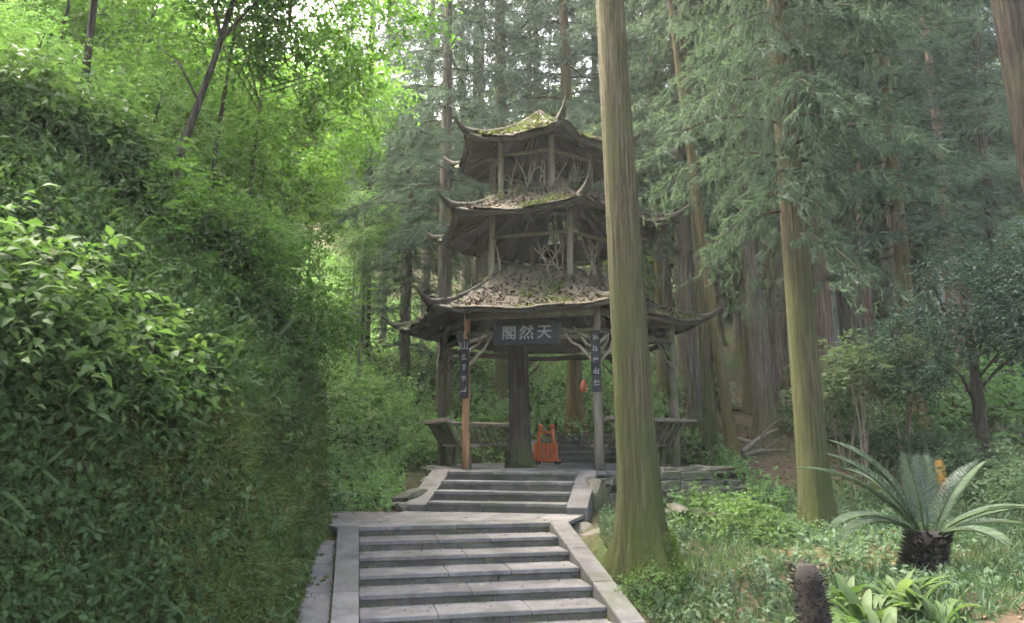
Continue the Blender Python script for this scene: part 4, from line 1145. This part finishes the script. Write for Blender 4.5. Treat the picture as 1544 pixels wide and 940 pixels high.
for i in range(44):
    px = 1010 + 600 * ((i * .618) % 1); d = 10.2 + 12 * ((i * .381) % 1)
    x = (px - 772) / F * d
    if x < 2.6 or (math.hypot(x - PC[0], d - PC[1]) < 3.6): continue
    if 1090 < px < 1200 and d > 14: continue
    shrub('under', i, x, d, random.uniform(.7, 1.25), 'low pale undergrowth plant near ' + near(x, d), 'undergrowth plants under the cedars', .3, name='undergrowth_plant')
for i, (px, py, d, sc) in enumerate(((1000, 880, 8.7, .45), (965, 885, 8.5, .4), (1125, 795, 10.6, .75), (1165, 800, 10.2, .65), (1060, 760, 11.4, .8), (1075, 730, 12.0, .6))):
    p = at(px, py, d); shrub('bank', i, p.x, p.y, sc, ('small leafy plant at the foot of the tall tan trunk', 'small leafy plant at the foot of the tall tan trunk', 'dark leafy plant below the dry-stone wall', 'dark leafy plant below the dry-stone wall', 'leafy plant growing against the dry-stone wall', 'leafy plant growing against the dry-stone wall')[i], ('plants at the tan trunk', 'plants at the tan trunk', 'plants below the wall', 'plants below the wall', 'plants against the wall', 'plants against the wall')[i], .25)

# ------------------------------------------------------------------ cycad, strap-leaved plants, stump
cp = at(1402, 862, 7.6); cy = empty('cycad', (cp.x, cp.y, gz(cp.x, cp.y) - .02)); tag(cy, 'cycad with bluish feather fronds on a short shaggy trunk', 'cycad')
m = MB(); m.tube([(-.10, 0, -.05), (-.06, 0, .12), (0, 0, .28), (.02, 0, .40), (.02, 0, .46)], [.20, .19, .18, .19, .10], 14, flute=.04)
tk = m.build('trunk', M['cycad_trunk'], cy, True)
Lf = Leaves(); g = rng; n = 700; an = g.uniform(0, 6.28, n); zz = g.uniform(0, .44, n)
Lf.add(np.stack([-.09 + .25 * zz + np.cos(an) * .165, np.sin(an) * .165, zz], -1), np.stack([np.cos(an), np.sin(an), .8 + 0 * an], -1), np.array([0, 0, 1.]) + 0 * np.stack([an] * 3, -1), .09, .45, T_SIMPLE)
o = link('leaf_bases', Lf.mesh('leaf_bases', M['litter']), tk); o['kind'] = 'stuff'
o.data.materials.clear(); o.data.materials.append(M['cycad_trunk'])
def frond(root, az, el, L, droop, twist=0.0, name='frond'):
    """arching midrib with two rows of narrow leaflets"""
    mm = MB(); pts = []; n = 26
    d0 = Vector((math.cos(az), math.sin(az), 0))
    for i in range(n + 1):
        s = i / n; e = el - droop * s ** 1.4
        step = (d0 * math.cos(e) + Vector((0, 0, math.sin(e)))) * (L / n)
        pts.append((pts[-1] + step) if pts else d0 * .06)
    mm.tube(pts, [.014 - .011 * i / n for i in range(n + 1)], 5)
    fr = mm.build(name, M['strap'], root, True); fr.location = (.02, 0, .42)
    P = []; D = []; N = []; S = []
    for i in range(3, n + 1):
        for h in (0, .4):
            q = min(i + h, n); i0 = int(q); p = pts[i0].lerp(pts[min(i0 + 1, n)], q - i0)
            t = (pts[min(i0 + 1, n)] - pts[max(i0 - 1, 0)]).normalized(); up = Vector((0, 0, 1)); lat = t.cross(up).normalized(); nr = lat.cross(t)
            ll = .19 * math.sin(math.pi * (.12 + .80 * q / n)) ** .7
            for sg in (-1, 1):
                P.append(p); D.append(t * .62 + lat * sg * .85 + nr * (.28 + twist)); N.append(nr); S.append(ll)
    L2 = Leaves(); L2.add(np.array([tuple(x) for x in P]), np.array([tuple(x) for x in D]), np.array([tuple(x) for x in N]), np.array(S), .04, T_SIMPLE)
    link('leaflets', L2.mesh('leaflets', M['frond']), fr)
for az, el, L, dr in ((175, 62, 1.35, .75), (160, 52, 1.55, .9), (150, 70, 1.25, .6), (90, 82, .95, .35), (60, 76, 1.0, .4), (20, 58, 1.2, .6), (-8, 28, 1.3, .55), (10, 16, 1.2, .45), (186, 34, 1.15, 1.15), (-172, 30, 1.1, 1.3), (120, 60, 1.2, .9), (-60, 25, .8, 1.0), (168, 72, 1.45, .9), (-30, 40, 1.1, .9)):
    frond(cy, R(az), R(el), L * .86, dr)

def strap_plant(px, py, d, n, L, label, group=None, mat='strap', wid=.11, name='strap_leaved_plant', spread=1.0):
    p = at(px, py, d); z = gz(p.x, p.y); t = empty(name, (p.x, p.y, z)); tag(t, label, 'plant', group)
    for i in range(n):
        az = random.uniform(0, 6.28); el = random.uniform(.5, 1.45); l = L * random.uniform(.65, 1.15); dr = random.uniform(1.0, 2.2)
        pts = []; k = 7; d0 = Vector((math.cos(az), math.sin(az), 0)); lat = Vector((-d0.y, d0.x, 0)); w = wid * l * random.uniform(.8, 1.2)
        q = d0 * random.uniform(0, .12 * spread); v = []
        for j in range(k + 1):
            s = j / k; e = el - dr * s ** 1.6
            ww = w * math.sin(math.pi * min(.12 + .88 * s, .985)) ** .7
            nr = Vector((-math.sin(e) * d0.x, -math.sin(e) * d0.y, math.cos(e)))
            v += [q - lat * ww + nr * ww * .35, q, q + lat * ww + nr * ww * .35]
            q = q + (d0 * math.cos(e) + Vector((0, 0, math.sin(e)))) * (l / k)
        f = []
        for j in range(k):
            a = 3 * j; f += [(a, a + 1, a + 4, a + 3), (a + 1, a + 2, a + 5, a + 4)]
        m = MB(); m.add(v, f); me = m.mesh('leaf', M[mat], True)
        at_ = me.attributes.new('rnd', 'FLOAT', 'POINT'); at_.data.foreach_set('value', [random.random()] * len(me.vertices))
        link('leaf', me, t)
    return t
for i, (px, py, d, n, L) in enumerate(((1300, 900, 6.3, 26, .50), (1350, 880, 6.6, 24, .48), (1275, 870, 6.9, 20, .42), (1385, 910, 6.2, 22, .42), (1330, 930, 5.8, 24, .45), (1420, 930, 5.9, 16, .40), (1262, 925, 5.9, 14, .40))):
    strap_plant(px, py, d, n, L * .85, 'light green strap-leaved plant between the dark stump and the cycad', 'strap-leaved plants by the stump')
strap_plant(350, 520, 8.7, 26, .95, 'arching grassy-leaved plant high on the bank', None, 'grass', .035, 'grass_tussock')
strap_plant(400, 560, 9.2, 22, .8, 'arching long-leaved plant at the bank edge', None, 'leaf_under', .04, 'grass_tussock')
strap_plant(470, 470, 11.0, 22, .9, 'pale arching plant leaning out from the end of the bank', None, 'leaf_under', .06, 'grass_tussock')
sp = at(1232, 925, 5.2); st_ = empty('shaggy_stump', (sp.x, sp.y, gz(sp.x, sp.y) - .05)); tag(st_, 'dark shaggy leaning stump in front of the strap-leaved plants', 'stump')
zt = at(1222, 852, 5.2).z - gz(sp.x, sp.y) + .05
m = MB(); m.tube([(.05, 0, -.05), (.04, 0, zt * .3), (.0, 0, zt * .6), (-.05, 0, zt * .9), (-.055, 0, zt)], [.12, .105, .10, .09, .06], 12, flute=.08); so = m.build('trunk', M['cycad_trunk'], st_, True)
Lf = Leaves(); n = 1100; an = rng.uniform(0, 6.28, n); zz = rng.uniform(0, zt, n)
Lf.add(np.stack([.05 - .1 * zz / zt + np.cos(an) * .09, np.sin(an) * .09, zz], -1), np.stack([np.cos(an), np.sin(an), .5 + 0 * an], -1), np.stack([0 * an, 0 * an, 1 + 0 * an], -1), .045, .3, T_SIMPLE)
o = link('fibres', Lf.mesh('fibres', M['litter']), so); o['kind'] = 'stuff'; o.data.materials.clear(); o.data.materials.append(M['cycad_trunk'])
# ochre cut stub beyond the cycad
p = at(1415, 672, 13.0); m = MB(); m.tube([(0, 0, -.1), (.01, 0, .2), (-.02, 0, .48), (-.03, 0, .52)], [.085, .08, .075, .05], 10, flute=.08)
o = m.build('wooden_stub', M['ochre'], None, True); o.location = (p.x, p.y, gz(p.x, p.y)); tag(o, 'short ochre wooden stub in the undergrowth behind the cycad', 'stub')
# orange tag on the greenish trunk
p = at(880, 583, 19.25); m = MB()
m.tube([(0, 0, -.16), (0, 0, -.12), (0, 0, -.02), (0, 0, .10), (0, 0, .17)], [.04, .085, .10, .06, .02], 12); tg = m.build('paper_lantern', M['red_orange'], None, True); tg.location = p
tag(tg, 'small orange-red lantern hanging on the greenish trunk behind the pavilion', 'lantern')
# fallen branches beside the stout trunk
for i, (px, py, d, L, az, el) in enumerate(((1118, 645, 16.2, 1.3, 30, 24), (1135, 640, 16.8, 1.0, 160, 12), (1120, 660, 15.8, .9, -10, 8))):
    p = at(px, py, d); z = gz(p.x, p.y); m = MB(); dd = Vector((math.cos(R(az)) * math.cos(R(el)), math.sin(R(az)) * math.cos(R(el)), math.sin(R(el))))
    m.tube([Vector((0, 0, .03)), dd * L * .4 + Vector((0, 0, .08)), dd * L * .75 + Vector((0, 0, .05)), dd * L], [.06, .05, .035, .015], 6)
    m.tube([dd * L * .45 + Vector((0, 0, .07)), dd * L * .6 + Vector((.1, -.1, .25)), dd * L * .7 + Vector((.2, -.15, .35))], [.025, .018, .008], 5)
    o = m.build('fallen_branch', M['twig'], None, True); o.location = (p.x, p.y, z); tag(o, 'pale fallen branch lying beside the stout grey-brown trunk', 'branch', 'fallen branches')

# ------------------------------------------------------------------ ground cover nobody could count
def cover(name, mat, label, fill):
    L = Leaves(); fill(L); o = link(name, L.mesh(name, M[mat])); tag(o, label, None, kind='stuff'); return o
def f_bank(L):
    n = 24000
    y = rng.uniform(3.0, 11.2, n); s = rng.uniform(0.02, 6.5, n) ** 1.0
    x = bank_edge(y) - s
    # the low right part of the face stays mossy and nearly bare
    bare = (s < .55) & (y > 6.4) & (rng.random(n) < .86)
    holes = wob(x, y, 2.3) + rng.normal(0, .07, n) < -.22
    k = ~bare & ~holes; x, y = x[k], y[k]
    P = np.stack([x, y, ground(x, y)], -1); N = gnormal(x, y)
    nb = np.clip(.5 + .9 * wob(x, y, 1.7) + rng.normal(0, .15, len(x)), 0, 1)
    y2 = rng.uniform(3.2, 10.4, 11000); s2 = rng.uniform(.02, .6, 11000); k2 = rng.random(11000) < np.where(y2 > 7.4, .04, np.where(y2 > 6.0, .10, .55))
    y2, s2 = y2[k2], s2[k2]; x2 = bank_edge(y2) - s2; P2_ = np.stack([x2, y2, ground(x2, y2)], -1)
    k2 = wob(P2_[:, 1] * 1.5, P2_[:, 2] * 1.5, 1.4) > -.16; P2_, x2, y2 = P2_[k2], x2[k2], y2[k2]
    nb2 = np.clip(.45 + .8 * wob(y2, P2_[:, 2], 2.0) + rng.normal(0, .15, len(x2)), 0, 1); N2 = gnormal(x2, y2); hf = rng.random(len(x2)) < .6
    sprigs(L, P2_[hf], N2[hf], .03, .16, 7, .085, .44, T_BROAD, rbias=nb2[hf], droop=.35)
    sprigs(L, P2_[~hf], N2[~hf], .02, .12, 8, .05, .6, T_SIMPLE, rbias=nb2[~hf], droop=.3)
    y3 = rng.uniform(4.5, 9.6, 900); x3 = bank_edge(y3) + rng.uniform(-.35, .12, 900); P3 = np.stack([x3, y3, ground(x3, y3)], -1)
    P3 = P3[wob(P3[:, 1] * 2, P3[:, 2] * 3, 1.6) > -.02]
    sprigs(L, P3, gnormal(P3[:, 0], P3[:, 1]), .02, .14, 7, .06, .5, T_SIMPLE, droop=.1)
    tall = ss(-.05, .25, wob(x + 4, y, 1.9))
    t_ = rng.random(len(x)) < tall * .6
    kind = wob(x, y + 30, 1.4) + rng.normal(0, .08, len(x))
    a = kind < .06
    sprigs(L, P[a & ~t_], N[a & ~t_], .04, .30, 7, .085, .42, T_BROAD, rbias=nb[a & ~t_])
    sprigs(L, P[a & t_], N[a & t_], .20, .62, 9, .095, .36, T_BROAD, rbias=nb[a & t_], droop=.4)
    b = ~a
    sprigs(L, P[b], N[b], .05, .5, 10, .062, .6, T_SIMPLE, rbias=nb[b])
    c = rng.random(len(x)) < .06
    sprigs(L, P[c], N[c], .05, .2, 12, .34, .07, T_STRAP, rbias=nb[c], droop=.0)
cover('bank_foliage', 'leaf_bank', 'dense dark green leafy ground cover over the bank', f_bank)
def f_moss(L):
    n = 70000
    y = rng.uniform(3.4, 10.9, n); s = rng.uniform(-.22, .7, n); x = bank_edge(y) - s
    P = np.stack([x, y, ground(x, y)], -1); N = gnormal(x, y)
    for j in range(3):
        L.add(P + N * .0, unit(N + rng.normal(size=P.shape) * .8 - np.array([0, 0, .5])), rdir(len(P)), rng.uniform(.025, .085, len(P)), .3, T_SIMPLE, np.clip(.5 + wob(P[:, 1] * 2, P[:, 2] * 2, 1.5) + rng.normal(0, .2, len(P)), 0, 1))
cover('bank_moss', 'moss_tuft', 'yellow-green moss over the steep face of the bank', f_moss)
def f_slope(L):
    P, N = scatter(22000, -13, 4.5, 12.0, 34, lambda x, y: (np.hypot(x - PC[0], y - PC[1]) > 3.2) & ~((x > -1.9) & (x < 2.0) & (y < 14)) & (x > bank_edge(y) - 6) & (np.abs(x + 0) < 30))
    sprigs(L, P, N, .08, .45, 7, .12, .46, T_SIMPLE, rbias=np.clip(.5 + .9 * wob(P[:, 0], P[:, 1], 1.1) + rng.normal(0, .15, len(P)), 0, 1))
cover('slope_foliage', 'leaf_slope', 'fresh green ground cover on the slope behind the pavilion', f_slope)
def path_mask(x, y):      # trodden soil running uphill from the right bench
    return np.abs(x - (5.2 + (y - 15) * .22)) < 0.9
def f_under(L):
    P, N = scatter(15000, 2.0, 24, 9.0, 34, lambda x, y: ~(path_mask(x, y) & (y > 13.5)) & (np.hypot(x - PC[0], y - PC[1]) > 3.3) & (wob(x, y, .9) > -.22))
    sprigs(L, P, N, .04, .30, 7, .085, .46, T_SIMPLE, rbias=np.clip(.5 + .9 * wob(P[:, 0], P[:, 1], 1.3) + rng.normal(0, .15, len(P)), 0, 1))
cover('undergrowth', 'leaf_under', 'pale green low undergrowth below the cedars', f_under)
def f_grass(L):
    P, N = scatter(15000, 1.2, 9.0, 4.5, 13.0, lambda x, y: (wob(x, y, 1.6) > -.12) & (x > .90 + .213 * (10.58 - y)) & ((y < 11) | (x > 1.9)))
    for j in range(3):
        L.add(P + rng.normal(0, .02, P.shape) * np.array([1, 1, 0]), unit(rng.normal(size=P.shape) * .55 + np.array([0, 0, .8])), rdir(len(P)), rng.uniform(.07, .24, len(P)), .06, T_STRAP, np.clip(.45 + .8 * wob(P[:, 0], P[:, 1], 2.0) + rng.normal(0, .2, len(P)), 0, 1))
cover('grass', 'grass', 'dark thin grass over the ground right of the steps', f_grass)
def f_near(L):
    P, N = scatter(3400, 1.3, 8.5, 5.0, 12.0, lambda x, y: (wob(x + 9, y, 1.9) > -.05) & (x > .92 + .213 * (10.58 - y)))
    sprigs(L, P, N, .04, .22, 7, .075, .46, T_BROAD)
cover('low_plants', 'leaf_under', 'small low leafy plants among the grass', f_near)
def f_litter(L):
    P, N = scatter(9000, 1.1, 12, 5.5, 24, lambda x, y: (x > .90 + .213 * (10.58 - y)) & (np.hypot(x - PC[0], y - PC[1]) > 2.7) & ((wob(x, y, 1.3) < .05) | path_mask(x, y)))
    L.add(P + np.array([0, 0, .012]), unit(rng.normal(size=P.shape) * np.array([1, 1, .18])), np.array([0, 0, 1.]) + rng.normal(0, .3, P.shape), rng.uniform(.05, .13, len(P)), .4, T_SIMPLE)
    y = rng.uniform(4, 10.8, 1500); x = bank_edge(y) - rng.uniform(.8, 5.5, 1500); P = np.stack([x, y, ground(x, y) + .03], -1)
    L.add(P, unit(rng.normal(size=P.shape)), gnormal(x, y), rng.uniform(.05, .12, len(P)), .4, T_SIMPLE)
cover('leaf_litter', 'litter', 'brown fallen leaves scattered over soil and bank', f_litter)

def f_step(L):
    P = []
    for i in range(150):
        k = random.randint(0, 4); b = random.random() ** 1.3 * LW; b = b if random.random() < .5 else LW - b
        a = -LT * k - random.uniform(.02, .44); x, y = P2(LO, a, b, dv, pv); P.append((x, y, -LR_ * (k + 1) + .008))
    for i in range(60):
        a, b = random.random(), random.random(); q = f0.lerp(f1, a).lerp(bl.lerp(br, a), b); P.append((q.x, q.y, .008))
    P = np.array(P)
    L.add(P, unit(rng.normal(size=P.shape) * np.array([1, 1, .1])), np.array([0, 0, 1.]) + rng.normal(0, .15, P.shape), rng.uniform(.025, .065, len(P)), .38, T_SIMPLE)
cover('fallen_leaves', 'litter', 'small brown leaves lying on the lower steps and landing', f_step)

L = Leaves(); n = 9000; an = rng.uniform(0, 6.28, n); zz = rng.random(n) ** 1.8 * .55; rr_ = .25 * (1 + .85 * np.exp(-zz / .42)) + rng.normal(0, .02, n)
Pm = np.stack([rr_ * np.cos(an), rr_ * np.sin(an), zz], -1); Dm = np.stack([np.cos(an), np.sin(an), .6 + 0 * an], -1)
k = wob(an * 1.5, zz * 4, 1.6) + (np.cos(an - R(-25)) * .35) > .05
L.add(Pm[k], unit(Dm[k] + rng.normal(0, .6, (k.sum(), 3))), rdir(k.sum()), rng.uniform(.015, .035, k.sum()), .5, T_SIMPLE)
o = link('foot_moss', L.mesh('foot_moss', M['moss_bright']), tan_tree); o['kind'] = 'stuff'

def f_smoss(L):
    P = []
    for k in range(LN):
        for i in range(170):
            b = random.random() ** 2.2 * LW * .5; b = b if random.random() < .5 else LW - b
            x, y = P2(LO, -LT * k - random.random() ** 3 * .08 - .004, b, dv, pv); P.append((x, y, -LR_ * (k + 1)))
    for k in range(1, UN):
        for i in range(110):
            b = random.random() ** 2 * UW * .5; b = b if random.random() < .5 else UW - b
            x, y = P2(UO, -UT * (k - 1) - random.random() ** 3 * .07 - .004, b, udv, upv); P.append((x, y, FLOOR - UR * k))
    for i in range(700):
        e = random.choice((-.285, LW + .275)); x, y = P2(LO, -random.random() * LT * LN, e + random.gauss(0, .012), dv, pv); P.append((x, y, gz(x, y) if e > 0 else -.16 - (random.random() * 0) + .26 * ((x - LO[0]) * dv[0] + (y - LO[1]) * dv[1])))
    P = np.array(P)
    L.add(P, unit(rng.normal(size=P.shape) * .6 + np.array([0, 0, .7])), rdir(len(P)), rng.uniform(.012, .038, len(P)), .45, T_SIMPLE)
cover('step_moss', 'moss_tuft', 'small moss growing in the corners of the stone steps', f_smoss)

# ------------------------------------------------------------------ damp forest air
m = MB(); m.box((0, 90, 24.5), (330, 310, 59)); hz = m.build('haze', None)
hm = bpy.data.materials.new('haze'); hm.use_nodes = True; hm.node_tree.nodes.clear()
ho = hm.node_tree.nodes.new('ShaderNodeOutputMaterial'); hv = hm.node_tree.nodes.new('ShaderNodeVolumePrincipled')
hv.inputs['Color'].default_value = (.86, .93, .90, 1); hv.inputs['Density'].default_value = 0.001; hv.inputs['Anisotropy'].default_value = 0.2
hm.node_tree.links.new(hv.outputs[0], ho.inputs['Volume']); hz.data.materials.append(hm)
tag(hz, 'thin damp haze in the forest air', None, kind='stuff')
